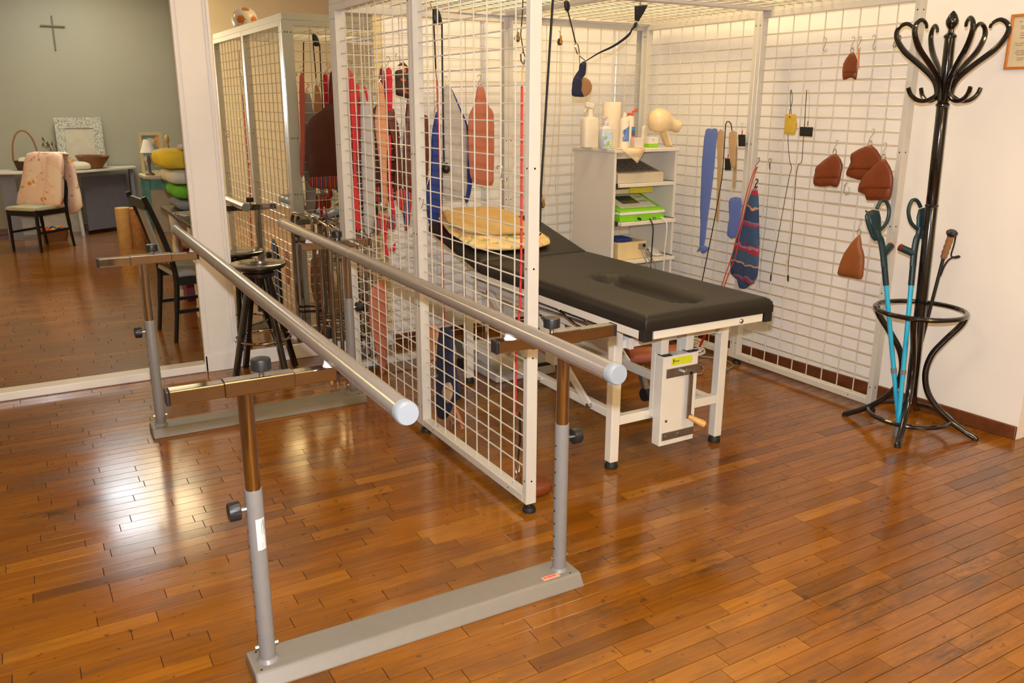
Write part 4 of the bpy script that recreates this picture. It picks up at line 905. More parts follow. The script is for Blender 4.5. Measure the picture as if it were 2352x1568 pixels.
def ribbon(pts, w, th): # flat webbing, w along z
    mb = MB(); P = smooth_path(pts, 5)
    for i, p in enumerate(P):
        up = V((0, 0, 1)) if not isinstance(w, list) else V((0, 0, 1)); ww = w if not isinstance(w, list) else w[0]+(w[1]-w[0])*i/(len(P)-1)
        mb.v += [p-up*ww/2+V((0, -th, 0)), p+up*ww/2+V((0, -th, 0)), p+up*ww/2+V((0, th, 0)), p-up*ww/2+V((0, th, 0))]
    k = len(P)
    for i in range(k-1):
        for j in range(4): mb.f.append((i*4+j, i*4+(j+1) % 4, (i+1)*4+(j+1) % 4, (i+1)*4+j))
    mb.f += [(3, 2, 1, 0), tuple((k-1)*4+j for j in range(4))]; return mb
ribbon([Q(1346, 140, yq), Q(1375, 122, yq), Q(1405, 108, yq), Q(1430, 92, yq), Q(1446, 78, yq), Q(1452, 66, yq)], [0.005, 0.022], 0.001).build('strap', blk_cl, t, smooth=False)
MB().puff([Q(1450, 72, yq), Q(1458, 52, yq), Q(1464, 50, yq), Q(1462, 60, yq)], NB, 0.004, sub=1).build('buckle_strap', blk_cl, t)
MB().tube([Q(1452, 62, yq), Q(1459, 47, yq), Q(1466, 56, yq), Q(1460, 64, yq)], 0.0022, 6, closed=True).build('buckle', steel, t)
MB().puff([Q(1458, 14, yq), Q(1488, 11, yq), Q(1478, 30, yq), Q(1466, 50, yq), Q(1458, 46, yq)], NB, 0.004, flat=True).build('strap_head', blk_cl, t)
MB().tube([Q(1470, 14, yq), Q(1471, 2, yq), Q(1472, -10, yq)], 0.003, 6).build('hanger', steel, t)
# small snap hooks on the partition wires
for pts, lab in ((((1146, 380), (1160, 415)), 'small S hook on a wire of the partition above the patterned cushion'), (((966, 455), (976, 482)), 'small S hook beside the middle post of the partition'), (((992, 842), (1000, 866)), 'small S hook low on the partition beside the navy sling')):
    P = PX(pts[0][0], pts[0][1], GX+0.012); o = empty('steel_hook', P, lab, 'hook', 'hooks on the partition')
    MB().tube(hook_pts(P, PX(pts[1][0], pts[1][1], GX+0.010)), 0.0026, 6).build('wire', zinc, o)

# ---- patterned cushion on the head section
pn = (mt.to_3x3() @ V((0, 0, 1))).normalized(); pp = mt @ V((2.3, TY1+0.3, TZ+0.028))
def PP(px, py): v = ray(px, py); return CC+v*((pp-CC).dot(pn)/v.dot(pn))
cus_m = blotch('yellow_green_blanket', (220, 190, 122), [((232, 204, 150), 14, 0.5), ((150, 166, 120), 20, 0.58), ((226, 160, 100), 24, 0.62)])
cu0 = mt @ V((2.3, TY1+0.36, TZ+0.0))
t = empty('folded_blanket', cu0, 'folded yellow and green patterned blanket on the raised head section', 'blanket')
def HP(x, y, z): return mt @ V((x, TY1+y, TZ+z))
MB().puff([HP(1.985, 0.12, .026), HP(2.3, 0.06, .026), HP(2.40, 0.07, .026), HP(2.47, 0.14, .026), HP(2.45, 0.40, .026), HP(2.40, 0.58, .026), HP(2.25, 0.60, .026), HP(2.0, 0.58, .026)], pn, 0.030, back=0.026, flat=False).build('lower_fold', cus_m, t, angle=80)
MB().puff([HP(2.0, 0.24, .070), HP(2.3, 0.16, .070), HP(2.38, 0.22, .070), HP(2.41, 0.42, .070), HP(2.34, 0.56, .070), HP(2.2, 0.58, .070), HP(2.0, 0.55, .070)], pn, 0.026, back=0.026).build('upper_fold', mat('blanket_tan', (196, 164, 104), 0.95, var=0.1), t, angle=80)

# ================================================================== SHELF CABINET AND WHAT STANDS ON IT
lam = mat('white_laminate', (226, 220, 208), 0.45, var=0.015, scale=6)
CX0, CX1, CY0, CY1, CZ = 2.986, 3.462, -0.95, -0.535, 1.262
cab = empty('shelf_cabinet', (3.22, -0.74, 0), 'narrow white laminate cabinet with pull-out shelves in the cage corner', 'cabinet')
MB().bb((CX0, CY0, 0.0), (CX0+0.018, CY1, CZ-0.018)).build('side_panel', lam, cab, smooth=False, bevel=0.002)
MB().bb((CX1-0.018, CY0, 0.0), (CX1, CY1, CZ-0.018)).build('side_panel', lam, cab, smooth=False, bevel=0.002)
MB().bb((CX0-0.008, CY0-0.010, CZ-0.018), (CX1+0.008, CY1+0.008, CZ)).build('top_panel', lam, cab, smooth=False, bevel=0.002)
MB().bb((CX0+0.018, CY1-0.012, 0.0), (CX1-0.018, CY1, 0.62)).build('back_panel', lam, cab, smooth=False)
SHZ = []
for px, py, pull in ((1485, 424, 0.02), (1490, 511, 0.05), (1500, 597, 0.06), (1500, 690, 0.0)):
    z = PY(px, py, CY0-pull).z; SHZ.append(z)
    sh = MB().bb((CX0+0.032, CY0-pull, z-0.010), (CX1-0.032, CY1-0.05-pull, z+0.010)).build('shelf', lam, cab, smooth=False, bevel=0.002)
    for x in (CX0+0.025, CX1-0.025): MB().bb((x-0.0068, CY0+0.01-pull*0.5, z-0.012), (x+0.0068, CY1-0.06, z+0.012)).build('runner', black_pl, sh, smooth=False)
def at(px, y): return PY(px, 340, y).x
def sx(px, py, y): return PY(px, py, y)
# grey desktop therapy unit
def wedge(x0, x1, y0, y1, z, hf, hb):
    return MB().add([(x0, y0, z), (x1, y0, z), (x1, y1, z), (x0, y1, z), (x0, y0, z+hf), (x1, y0, z+hf), (x1, y1, z+hb), (x0, y1, z+hb)], [(3, 2, 1, 0), (4, 5, 6, 7), (0, 1, 5, 4), (1, 2, 6, 5), (2, 3, 7, 6), (3, 0, 4, 7)])
z = SHZ[0]+0.0102; y0 = CY0+0.005; y1 = y0+0.27
x0, x1 = CX0+0.036, PY(1524, 410, y0).x
t = empty('therapy_unit', ((x0+x1)/2, y0+0.1, z), 'grey beige desktop therapy unit with keypad on the upper shelf', 'device')
wedge(x0, x1, y0, y1, z, 0.055, 0.125).build('housing', mat('beige_plastic', (204, 192, 166), 0.5), t, smooth=False, bevel=0.004)
def on_wedge(x0, x1, y0, y1, z, hf, hb, u0, u1, v0, v1, lift):
    def p(u, v): return V((x0+(x1-x0)*u, y0+(y1-y0)*v, z+hf+(hb-hf)*v+lift))
    return [p(u0, v0), p(u1, v0), p(u1, v1), p(u0, v1)]
wz = (x0, x1, y0, y1, z, 0.055, 0.125)
MB().ext(on_wedge(*wz, 0.05, 0.95, 0.08, 0.94, 0.0002), (0, 0, 0.002)).build('keypad_panel', mat('keypad_grey', (120, 112, 100), 0.5), t, smooth=False)
for r_ in range(3):
    for c_ in range(5):
        MB().ext(on_wedge(*wz, 0.12+c_*0.16, 0.22+c_*0.16, 0.18+r_*0.16, 0.27+r_*0.16, 0.0025), (0, 0, 0.003)).build('key', mat('key_dark', (84, 80, 72), 0.5), t, smooth=False)
MB().ext(on_wedge(*wz, 0.30, 0.80, 0.70, 0.88, 0.0025), (0, 0, 0.002)).build('display', mat('display_dark', (58, 60, 52), 0.2), t, smooth=False)
# green and white stimulation unit
z = SHZ[1]+0.0102; y0 = CY0-0.03; y1 = y0+0.26; x0, x1 = CX0+0.036, PY(1526, 500, y0).x
t = empty('stimulation_unit', ((x0+x1)/2, y0+0.1, z), 'lime green and white stimulation unit with dark screen on the middle shelf', 'device')
grn = mat('lime_green', (132, 206, 40), 0.4); wz = (x0, x1, y0, y1, z+0.058, 0.0, 0.082)
MB().bb((x0, y0, z), (x1, y1, z+0.040)).build('lower_case', grn, t, smooth=False, bevel=0.008)
MB().bb((x0-0.001, y0-0.002, z+0.040), (x1+0.001, y1, z+0.057)).build('white_band', mat('white_plastic', (232, 232, 224), 0.4), t, smooth=False, bevel=0.004)
wedge(x0, x1, y0, y1, z+0.057, 0.004, 0.086).build('upper_case', grn, t, smooth=False, bevel=0.006)
MB().ext(on_wedge(*wz, 0.10, 0.90, 0.16, 0.86, 0.0052), (0, 0, 0.002)).build('face_plate', mat('face_cream', (222, 224, 200), 0.5), t, smooth=False)
MB().ext(on_wedge(*wz, 0.26, 0.64, 0.36, 0.76, 0.0075), (0, 0, 0.002)).build('screen', mat('display_dark', (58, 60, 52), 0.2), t, smooth=False)
for k in range(6): MB().ext(on_wedge(*wz, 0.68+(k % 3)*0.065, 0.73+(k % 3)*0.065, 0.40+(k//3)*0.2, 0.50+(k//3)*0.2, 0.0075), (0, 0, 0.002)).build('button', mat('button_grey', (170, 172, 150), 0.5), t, smooth=False)
for k, (px, M) in enumerate(((1466, black_pl), (1500, grey_m))): MB().cyl((PY(px, 500, y0).x, y0+0.01, z+0.018), (PY(px, 500, y0).x, y0-0.022, z+0.014), 0.007, 10).build('plug', M, t)
xw = PY(1487, 500, y0).x
MB().tube(smooth_path([(xw, y0-0.02, z+0.014), (xw+0.01, y0-0.045, z-0.04), (xw+0.012, y0-0.04, z-0.2), (xw+0.022, y0-0.03, z-0.42)], 4), 0.004, 6).build('black_cable', cord_k, t)
xw2 = PY(1517, 500, y0).x
MB().tube(smooth_path([(xw2, y0-0.005, z+0.014), (xw2+0.015, y0-0.045, z-0.03), (xw2+0.012, y0-0.04, z-0.2), (xw2+0.02, y0-0.03, z-0.40)], 4), 0.004, 6).build('white_cable', mat('white_cable', (226, 224, 214), 0.5), t)
# boxes lying on the green unit
zt = z+0.1445
t = tag(MB().bb((PY(1440, 440, y0+0.2).x, y0+0.17, zt), (PY(1492, 440, y0+0.2).x, y0+0.27, zt+0.040)).build('small_box', mat('yellow_card', (222, 200, 56), 0.6), None, smooth=False, bevel=0.003), 'yellow cardboard box lying on the green stimulation unit', 'box')
t = tag(MB().bb((CX0+0.04, y0+0.17, zt), (PY(1438, 440, y0+0.2).x, y0+0.27, zt+0.028)).build('small_box', mat('cream_card', (214, 196, 150), 0.6), None, smooth=False, bevel=0.003), 'flat cream box beside the yellow box on the shelf', 'box')
# cream power unit
z = SHZ[2]+0.0102; y0 = CY0-0.02
x1 = PY(1484, 580, y0).x
t = empty('power_unit', (CX0+0.1, y0+0.1, z), 'cream metal power unit with black socket and grey leads on the low shelf', 'device')
MB().bb((CX0+0.038, y0, z), (x1, y0+0.20, z+0.105)).build('case', mat('cream_metal', (222, 200, 150), 0.5), t, smooth=False, bevel=0.004)
MB().bb((x1-0.062, y0-0.002, z+0.055), (x1-0.008, y0, z+0.092)).build('panel', mat('panel_grey', (150, 140, 120), 0.5), t, smooth=False)
MB().cyl((x1-0.022, y0, z+0.078), (x1-0.022, y0-0.010, z+0.078), 0.010, 12).build('socket', black_pl, t)
for k in range(3): MB().tube(smooth_path([(x1-0.045+k*0.012, y0-0.002, z+0.065), (x1-0.05+k*0.02, y0-0.03, z+0.03), (x1-0.03+k*0.03, y0-0.05, z-0.03), (x1-0.02+k*0.03, y0-0.06, z-0.12)], 4), 0.003, 6).build('lead', mat('lead_grey2', (140, 134, 124), 0.5), t)
tag(MB().puff([(CX0+0.04, y0+0.02, z+0.118), (CX0+0.15, y0+0.01, z+0.116), (CX0+0.16, y0+0.12, z+0.12), (CX0+0.05, y0+0.13, z+0.12)], (0, 0, 1), 0.012).build('blue_pouch', royal), 'small dark blue cloth pouch lying on the cream power unit', 'pouch')
xx = PY(1503, 572, y0+0.05).x
tag(MB().puff([(xx-0.035, y0+0.02, z+0.008), (xx+0.03, y0+0.01, z+0.008), (xx+0.04, y0+0.09, z+0.04), (xx-0.02, y0+0.09, z+0.05)], (0, -0.3, 0.9), 0.007, back=0.006).build('crumpled_wrapper', blotch('wrapper', (226, 222, 214), [((226, 110, 50), 30, 0.58)])), 'crumpled white and orange wrapper beside the power unit', 'wrapper')
# ---- on the cabinet top
zt = CZ+0.0005
def bottle(o, nm, x, y, prof, M, n=20, sq=False):
    mb = MB()
    if sq:
        b0 = len(mb.v)
        for r_, h_ in prof:
            for a in range(20):
                an = 2*PI*a/20; c_, s_ = math.cos(an), math.sin(an); e = 0.55
                mb.v.append(V((x+r_*math.copysign(abs(c_)**e, c_), y+0.7*r_*math.copysign(abs(s_)**e, s_), zt+h_)))
        for i in range(len(prof)-1):
            for j in range(20): mb.f.append((b0+i*20+j, b0+i*20+(j+1) % 20, b0+(i+1)*20+(j+1) % 20, b0+(i+1)*20+j))
        mb.f.append(tuple(b0+j for j in range(20))[::-1]); mb.f.append(tuple(b0+(len(prof)-1)*20+j for j in range(20)))
    else: mb.lathe(prof, n, (x, y, zt))
    return mb.build(nm, M, o)
hdpe = mat('white_hdpe', (226, 214, 196), 0.45, var=0.02)
y = -0.70; x = at(1353, y)
t = empty('spray_bottle', (x, y, zt), 'plain white spray bottle at the back left of the cabinet top', 'bottle')
bottle(t, 'body', x, y, [(0.048, 0), (0.053, 0.004), (0.053, 0.155), (0.047, 0.170), (0.020, 0.178)], hdpe, sq=True)
bottle(t, 'neck', x, y, [(0.019, 0.176), (0.017, 0.200), (0.013, 0.225)], hdpe)
MB().box((x-0.004, y, zt+0.243), (0.060, 0.022, 0.030), Matrix.Rotation(0.2, 3, 'Y')).build('spray_head', hdpe, t, smooth=False, bevel=0.006)
MB().tube([(x-0.012, y, zt+0.236), (x-0.032, y, zt+0.222), (x-0.040, y, zt+0.205)], 0.005, 8).build('trigger', hdpe, t)
y = -0.86; x = at(1390, y)
t = empty('soap_dispenser', (x, y, zt), 'clear pump soap dispenser with blue and green label', 'soap dispenser')
bottle(t, 'body', x, y, [(0.036, 0), (0.040, 0.006), (0.041, 0.09), (0.036, 0.115), (0.016, 0.130), (0.012, 0.138)], mat('soap_clear', (206, 210, 214), 0.12, var=0.03), sq=True)
MB().bb((x-0.034, y-0.0305, zt+0.010), (x+0.022, y-0.0285, zt+0.092)).build('label', blotch('soap_label', (196, 214, 240), [((150, 190, 120), 30, 0.55), ((190, 196, 40), 24, 0.62)]), t, smooth=False)
MB().puff([(x-0.018, y-0.032, zt+0.020), (x-0.006, y-0.032, zt+0.016), (x+0.010, y-0.032, zt+0.046), (x-0.010, y-0.032, zt+0.040)], (0, -1, 0), 0.001).build('label_leaf', mat('leaf_yellow_green', (176, 186, 36), 0.5), t)
bottle(t, 'pump', x, y, [(0.014, 0.136), (0.014, 0.152), (0.006, 0.158), (0.005, 0.178)], mat('pump_white', (222, 206, 206), 0.4))
MB().bar((x-0.006, y, zt+0.180), (x-0.034, y-0.004, zt+0.174), 0.014, 0.008).bar((x-0.01, y, zt+0.180), (x+0.01, y, zt+0.180), 0.016, 0.010).build('nozzle', MATS['pump_white'], t, smooth=False)
y = -0.66; x = at(1402, y)
t = empty('paper_roll', (x, y, zt), 'tall white paper towel roll standing on the cabinet', 'paper roll')
MB().lathe([(0.056, 0), (0.057, 0.003), (0.057, 0.262), (0.055, 0.265), (0.020, 0.265), (0.020, 0.255), (0.001, 0.255)], 28, (x, y, zt)).build('paper', mat('paper_white', (228, 214, 192), 0.9), t)
y = -0.84; x = at(1432, y)
t = empty('cleaner_bottle', (x, y, zt), 'white cleaner bottle with blue label and slim white cap', 'bottle')
bottle(t, 'body', x, y, [(0.026, 0), (0.030, 0.004), (0.030, 0.150), (0.024, 0.168), (0.013, 0.176)], hdpe)
bottle(t, 'cap', x, y, [(0.013, 0.174), (0.012, 0.190), (0.005, 0.205)], hdpe)
mb = MB()
for i in range(8):
    a0, a1 = -PI/2-0.9+i*0.225, -PI/2-0.9+(i+1)*0.225; r_ = 0.0304
    mb.add([(x+r_*math.cos(a0), y+r_*math.sin(a0), zt+0.04), (x+r_*math.cos(a1), y+r_*math.sin(a1), zt+0.04), (x+r_*math.cos(a1), y+r_*math.sin(a1), zt+0.105+0.004*i), (x+r_*math.cos(a0), y+r_*math.sin(a0), zt+0.105+0.004*i)], [(0, 1, 2, 3)])
mb.build('label', blotch('cleaner_label', (110, 140, 196), [((200, 200, 206), 26, 0.55), ((70, 90, 160), 30, 0.6)]), t)
y = -0.74; x = at(1445, y)
t = empty('squeeze_bottle', (x, y, zt), 'cream squeeze bottle with open red flip cap', 'bottle')
bottle(t, 'body', x, y, [(0.022, 0), (0.025, 0.004), (0.025, 0.165), (0.018, 0.182), (0.014, 0.186)], hdpe)
MB().bb((x-0.006, y-0.0262, zt+0.02), (x+0.020, y-0.0245, zt+0.12)).build('label', stripes('squeeze_label', [(4, (56, 140, 190)), (1, (60, 60, 100)), (1, (220, 110, 70)), (3, (80, 100, 120))], 10, 'Z'), t, smooth=False)
bottle(t, 'cap', x, y, [(0.017, 0.185), (0.017, 0.198), (0.014, 0.202)], red_m)
MB().box((x+0.030, y, zt+0.215), (0.034, 0.020, 0.008), Matrix.Rotation(-0.6, 3, 'Y')).build('flip_lid', red_m, t, smooth=False, bevel=0.002)
y = -0.83; x = at(1464, y)
tag(MB().bb((x-0.035, y-0.015, zt), (x+0.033, y+0.03, zt+0.058)).build('medicine_box', mat('pale_pink_card', (214, 200, 192), 0.6), None, smooth=False, bevel=0.002), 'small pale cardboard box between bottle and green box', 'box')
y = -0.85; x = at(1497, y)
t = empty('tissue_box', (x, y, zt), 'white and lime green cardboard box in front of the lamp', 'box')
MB().bb((x-0.036, y-0.015, zt+0.022), (x+0.036, y+0.03, zt+0.062)).build('upper_half', mat('white_card', (222, 216, 204), 0.6), t, smooth=False, bevel=0.002)
MB().bb((x-0.036, y-0.015, zt), (x+0.036, y+0.03, zt+0.022)).build('lower_half', mat('green_card', (140, 200, 50), 0.5), t, smooth=False, bevel=0.001)
MB().lathe([(0.003, 0), (0.003, 0.001)], 8, (x-0.004, y-0.0153, zt+0.045), (0, -1, 0)).build('mark', black_pl, t)
y = -0.70; x = at(1478, y)
tag(MB().puff([(x-0.018, y, zt+0.0), (x+0.020, y, zt+0.0), (x+0.024, y, zt+0.09), (x+0.012, y, zt+0.125), (x-0.014, y, zt+0.12), (x-0.022, y, zt+0.07)], (0, -1, 0), 0.010, sub=2).build('plastic_plate', mat('pale_plastic', (222, 208, 190), 0.4)), 'pale rounded plastic plate standing behind the boxes', 'plate')
# infrared lamp
y = -0.80; x = at(1516, y)
t = empty('infrared_lamp', (x, y, zt), 'cream desk infrared lamp with round shade on a folding foot', 'lamp')
lampm = mat('lamp_cream', (232, 208, 166), 0.35)
hc = V((x-0.015, y-0.01, zt+0.155)); ax = V((0.93, -0.25, -0.28)).normalized()
MB().lathe([(0.001, -0.078), (0.040, -0.070), (0.064, -0.045), (0.072, -0.010), (0.066, 0.025), (0.048, 0.055), (0.036, 0.075), (0.034, 0.095), (0.038, 0.110), (0.034, 0.128), (0.018, 0.138), (0.001, 0.140)], 28, hc, ax).build('shade', lampm, t)
MB().bar((x+0.005, y-0.02, zt+0.11), (x+0.04, y-0.04, zt+0.004), 0.012, 0.05, (0, 1, 0)).build('stand_leg', lampm, t, smooth=False, bevel=0.004)
MB().bar((x+0.010, y+0.0, zt+0.10), (x+0.085, y+0.02, zt+0.004), 0.014, 0.07, (0, 1, 0)).build('stand_leg', lampm, t, smooth=False, bevel=0.004)
MB().cyl((x+0.012, y-0.045, zt+0.105), (x+0.012, y+0.035, zt+0.105), 0.010, 12).build('hinge', brass, t)
# cloth corner hanging over the front edge
dx0, dx1 = at(1424, CY0), at(1480, CY0); dxm = at(1458, CY0)
ye = CY0-0.0125
t = tag(MB().add([(dx0-0.01, CY0+0.20, zt+0.0012), (dx1+0.02, CY0+0.20, zt+0.0012), (dx0, ye, zt+0.0016), (dx1, ye, zt+0.0016), (dxm, ye-0.010, zt-0.055), (dxm+0.004, ye-0.012, zt-0.082), ((dx0+dxm)/2, ye-0.007, zt-0.036), ((dx1+dxm)/2, ye-0.009, zt-0.042)],
    [(0, 1, 3, 2), (2, 3, 7, 4, 6), (6, 4, 5), (4, 7, 5)]).build('cloth_doily', mat('cream_cloth', (232, 208, 170), 0.9, bump=0.1, bscale=200), None), 'cream cloth corner hanging over the front edge of the cabinet top', 'cloth')
sm = t.modifiers.new('thick', 'SOLIDIFY'); sm.thickness = 0.0015; sm.offset = 1

# ================================================================== COAT STAND, CRUTCHES, POLE, CERTIFICATE
blk = mat('black_lacquer', (17, 15, 14), 0.16, var=0.05, coat=0.6)
RC = V((3.580, -2.60, 0))
def rc(z): return V((RC.x-0.048*z, RC.y, z))
rack = empty('coat_stand', RC, 'black bentwood coat stand with curled hooks and umbrella rings', 'coat stand')
def seg(z0, z1, r0, r1, nm):
    ax = (rc(z1)-rc(z0)); return MB().lathe([(r0*0.92, 0), (r0, 0.004), (r1, ax.length-0.004), (r1*0.92, ax.length)], 20, rc(z0), ax).build(nm, blk, rack)
seg(0.16, 1.08, 0.0265, 0.0260, 'pole'); seg(1.085, 1.515, 0.0255, 0.0245, 'pole'); seg(1.52, 1.80, 0.0235, 0.021, 'pole')
for z in (1.08, 1.515): MB().lathe([(0.024, -0.008), (0.029, -0.003), (0.029, 0.003), (0.024, 0.008)], 20, rc(z)).build('collar', blk, rack)
MB().lathe([(0.025, -0.01), (0.026, 0.0), (0.013, 0.012), (0.011, 0.024), (0.024, 0.045), (0.026, 0.060), (0.017, 0.082), (0.004, 0.098)], 20, rc(1.80)).build('finial', blk, rack)
a0 = math.atan2(-0.12, -0.235)
for k in range(4):
    an = a0+k*PI/2; d2 = V((math.cos(an), math.sin(an), 0))
    pts = [rc(0.585)+d2*0.190, rc(0.54)+d2*0.172, rc(0.46)+d2*0.115, rc(0.38)+d2*0.068, rc(0.28)+d2*0.052, rc(0.18)+d2*0.080, rc(0.09)+d2*0.160, rc(0.035)+d2*0.245, V((RC.x, RC.y, 0.016))+d2*0.283, V((RC.x, RC.y, 0.008))+d2*0.296]
    leg = MB().tube(smooth_path(pts, 5), 0.0145, 12).build('leg', blk, rack)
    p = V((RC.x, RC.y, 0))+d2*0.292; MB().lathe([(0.014, 0.0), (0.015, 0.008), (0.010, 0.02)], 12, p).build('foot', rubber, leg)
MB().tube(arc(rc(0.592), (1, 0, 0), (0, 1, 0), 0.196, 0, 2*PI*39/40, 39), 0.0115, 10, closed=True).build('upper_ring', blk, rack)
MB().tube(arc(rc(0.070), (1, 0, 0), (0, 1, 0), 0.182, 0, 2*PI*39/40, 39), 0.0105, 10, closed=True).build('lower_ring', blk, rack)
for k in range(6):
    an = math.radians(25+60*k)-0.5288; d2 = V((math.cos(an), math.sin(an), 0)); zb = 1.535
    pts = [(0.026, 0.0), (0.030, 0.05), (0.052, 0.095), (0.110, 0.150), (0.175, 0.205), (0.212, 0.262), (0.210, 0.300), (0.180, 0.320), (0.152, 0.306), (0.146, 0.288)]
    P = smooth_path([rc(zb+h_)+d2*r_ for r_, h_ in pts], 5); n = len(P)
    MB().tube(P, [0.0125*(1-0.55*max(0, (i/n-0.45))/0.55) for i in range(n)], 10).build('hook', blk, rack)
for k in range(4):
    an = math.radians(8+90*k)-0.5288; d2 = V((math.cos(an), math.sin(an), 0))
    pts = [(0.026, 1.590), (0.034, 1.560), (0.075, 1.535), (0.120, 1.535), (0.155, 1.558), (0.170, 1.588)]
    MB().tube(smooth_path([rc(h_)+d2*r_ for r_, h_ in pts], 5), 0.0095, 10).build('lower_hook', blk, rack)
# forearm crutches
teal = mat('dark_teal_plastic', (24, 52, 60), 0.4, var=0.05); cyan = mat('turquoise_tube', (52, 186, 232), 0.25, metal=0.15, var=0.04)
ferr = mat('grey_rubber', (112, 116, 118), 0.6); redk = mat('dark_red_grip', (120, 26, 20), 0.35)
def crutch(bot, top, label, gsign, cuff_dir):
    bot, top = V(bot), V(top); ax = (top-bot).normalized(); L_ = (top-bot).length
    o = empty('forearm_crutch', bot, label, 'crutch')
    sd = V((1, -0.25, 0)); sd = (sd-ax*sd.dot(ax)).normalized(); fw = ax.cross(sd)
    MB().lathe([(0.019, 0.0), (0.020, 0.006), (0.018, 0.03), (0.014, 0.05)], 16, bot, ax).build('ferrule', ferr, o)
    MB().cyl(bot+ax*0.045, bot+ax*L_, 0.0105, 14).build('lower_tube', cyan, o)
    MB().lathe([(0.0135, 0), (0.0135, 0.022)], 14, bot+ax*(L_*0.40), ax).build('height_clip', ferr, o)
    T0 = bot+ax*L_
    MB().cyl(T0-ax*0.03, T0+ax*0.075, 0.0135, 14).build('sleeve', teal, o)
    MB().tube(smooth_path([T0+ax*0.06, T0+ax*0.12, T0+ax*0.18-sd*0.006*gsign, T0+ax*0.20-sd*0.016*gsign, T0+ax*0.235-sd*0.022*gsign], 4), 0.0175, 12, flat=0.75).build('upper_stem', teal, o)
    g0 = T0+ax*0.115; g1 = g0+sd*gsign*0.058+fw*0.02+ax*0.026
    MB().cyl(g0, g1, 0.0165, 16).build('grip', teal, o); MB().lathe([(0.0165, 0), (0.0175, 0.006), (0.013, 0.010)], 16, g1, g1-g0).build('grip_end', redk, o)
    # open forearm cuff: a shell with a large loop
    c0 = T0+ax*0.185-sd*0.0264*gsign
    MB().puff([c0-sd*0.0158*gsign, c0+sd*0.0185*gsign+ax*0.0066, c0+sd*0.0264*gsign+ax*0.0594, c0+sd*0.0238*gsign+ax*0.1320, c0-sd*0.0422*gsign+ax*0.1386, c0-sd*0.0528*gsign+ax*0.0990, c0-sd*0.0343*gsign+ax*0.0330], fw, 0.010).build('cuff_plate', teal, o, angle=70)
    lp_ = [c0+sd*gsign*0.0158+ax*0.0396, c0+sd*gsign*0.0594+ax*0.0726, c0+sd*gsign*0.0792+ax*0.1254, c0+sd*gsign*0.0660+ax*0.1690, c0+sd*gsign*0.0370+ax*0.1716, c0+sd*gsign*0.0132+ax*0.1426]
    MB().tube(smooth_path(lp_, 4), 0.0085, 10).build('cuff_loop', teal, o)
    if gsign > 0: MB().tube(smooth_path([c0-sd*gsign*0.0449+ax*0.1426, c0-sd*gsign*0.0660+ax*0.1294-fw*0.0396, c0-sd*gsign*0.0607+ax*0.0726-fw*0.0528, c0-sd*gsign*0.0343+ax*0.0396-fw*0.0264], 4), 0.005, 8).build('cuff_tongue', teal, o)
    return o
cb1 = PZ(2066, 994, 0.0); cb2 = PZ(2054, 999, 0.0); cb2 = cb2+V((0, -0.015, 0))
dT = (PY(2034, 640, -2.50)-cb1); dT2 = (PY(2094, 640, -2.57)-cb2)
crutch(cb1, cb1+dT, 'turquoise forearm crutch leaning outermost in the coat stand, next to the grid', 1, 1)
crutch(cb2, cb2+dT2, 'turquoise forearm crutch leaning against the coat stand pole', -1, 1)
# walking pole
bot = V((3.600, -2.545, 0.0)); top = PY(2168, 588, -2.575)
t = empty('walking_pole', bot, 'dark hiking pole with cork grip and wrist strap behind the coat stand pole', 'walking pole')
ax = (top-bot).normalized(); L_ = (top-bot).length
MB().lathe([(0.003, 0), (0.006, 0.03), (0.008, 0.04), (0.008, L_)], 12, bot, ax).build('shaft', mat('dark_shaft', (46, 42, 40), 0.3, metal=0.4), t)
pr_ = [(0.010, 0), (0.015, 0.008), (0.013, 0.02), (0.0165, 0.032), (0.013, 0.046), (0.0165, 0.060), (0.0135, 0.074), (0.0165, 0.088), (0.014, 0.102), (0.017, 0.118)]
gx = (PY(2182, 548, -2.60)-top).normalized()
MB().lathe(pr_, 14, top-gx*0.012, gx).build('grip', mat('cork', (158, 112, 70), 0.85, var=0.15, scale=80), t)
gt = top+gx*0.106
MB().lathe([(0.017, 0), (0.024, 0.008), (0.026, 0.018), (0.018, 0.026)], 14, gt, gx).build('grip_top', black_pl, t)
s0 = gt+gx*0.012
r3 = _r; dn = V((0, 0, -1))
MB().tube(smooth_path([s0+r3*0.020, s0+r3*0.018+dn*0.05, s0+r3*0.012+dn*0.105, s0+r3*0.040+dn*0.112, s0+r3*0.050+dn*0.105, s0+r3*0.010+dn*0.118, s0-r3*0.012+dn*0.15, s0-r3*0.025+dn*0.20], 4), 0.006, 8, flat=0.4).build('wrist_strap', blk_cl, t)
# framed certificate on the right wall
n_ = nW; ud = (V((XW1, YW1, 0))-V((XW0, 0.022, 0))).normalized()
tt = 0.893
c_tl = along_wall(tt, 0.0); zT, zB = 1.900, 1.668
t = empty('framed_certificate', c_tl+V((0, 0, zB)), 'certificate in a thin orange wooden frame on the white wall', 'certificate')
def wq(u0, u1, z0, z1, o0, o1):
    a = c_tl+ud*u0; b = c_tl+ud*u1; return MB().ext([a+n_*o0+V((0, 0, z0)), b+n_*o0+V((0, 0, z0)), b+n_*o0+V((0, 0, z1)), a+n_*o0+V((0, 0, z1))], n_*(o1-o0))
orf = mat('orange_wood', (196, 120, 44), 0.4, var=0.12, scale=40)
for nm, q in (('frame_side', (0, 0.012, zB, zT)), ('frame_side', (0.308, 0.32, zB, zT)), ('frame_top', (0.012, 0.308, zT-0.012, zT)), ('frame_bottom', (0.012, 0.308, zB, zB+0.012))):
    wq(*q, 0.0005, 0.014).build(nm, orf, t, smooth=False, bevel=0.002)
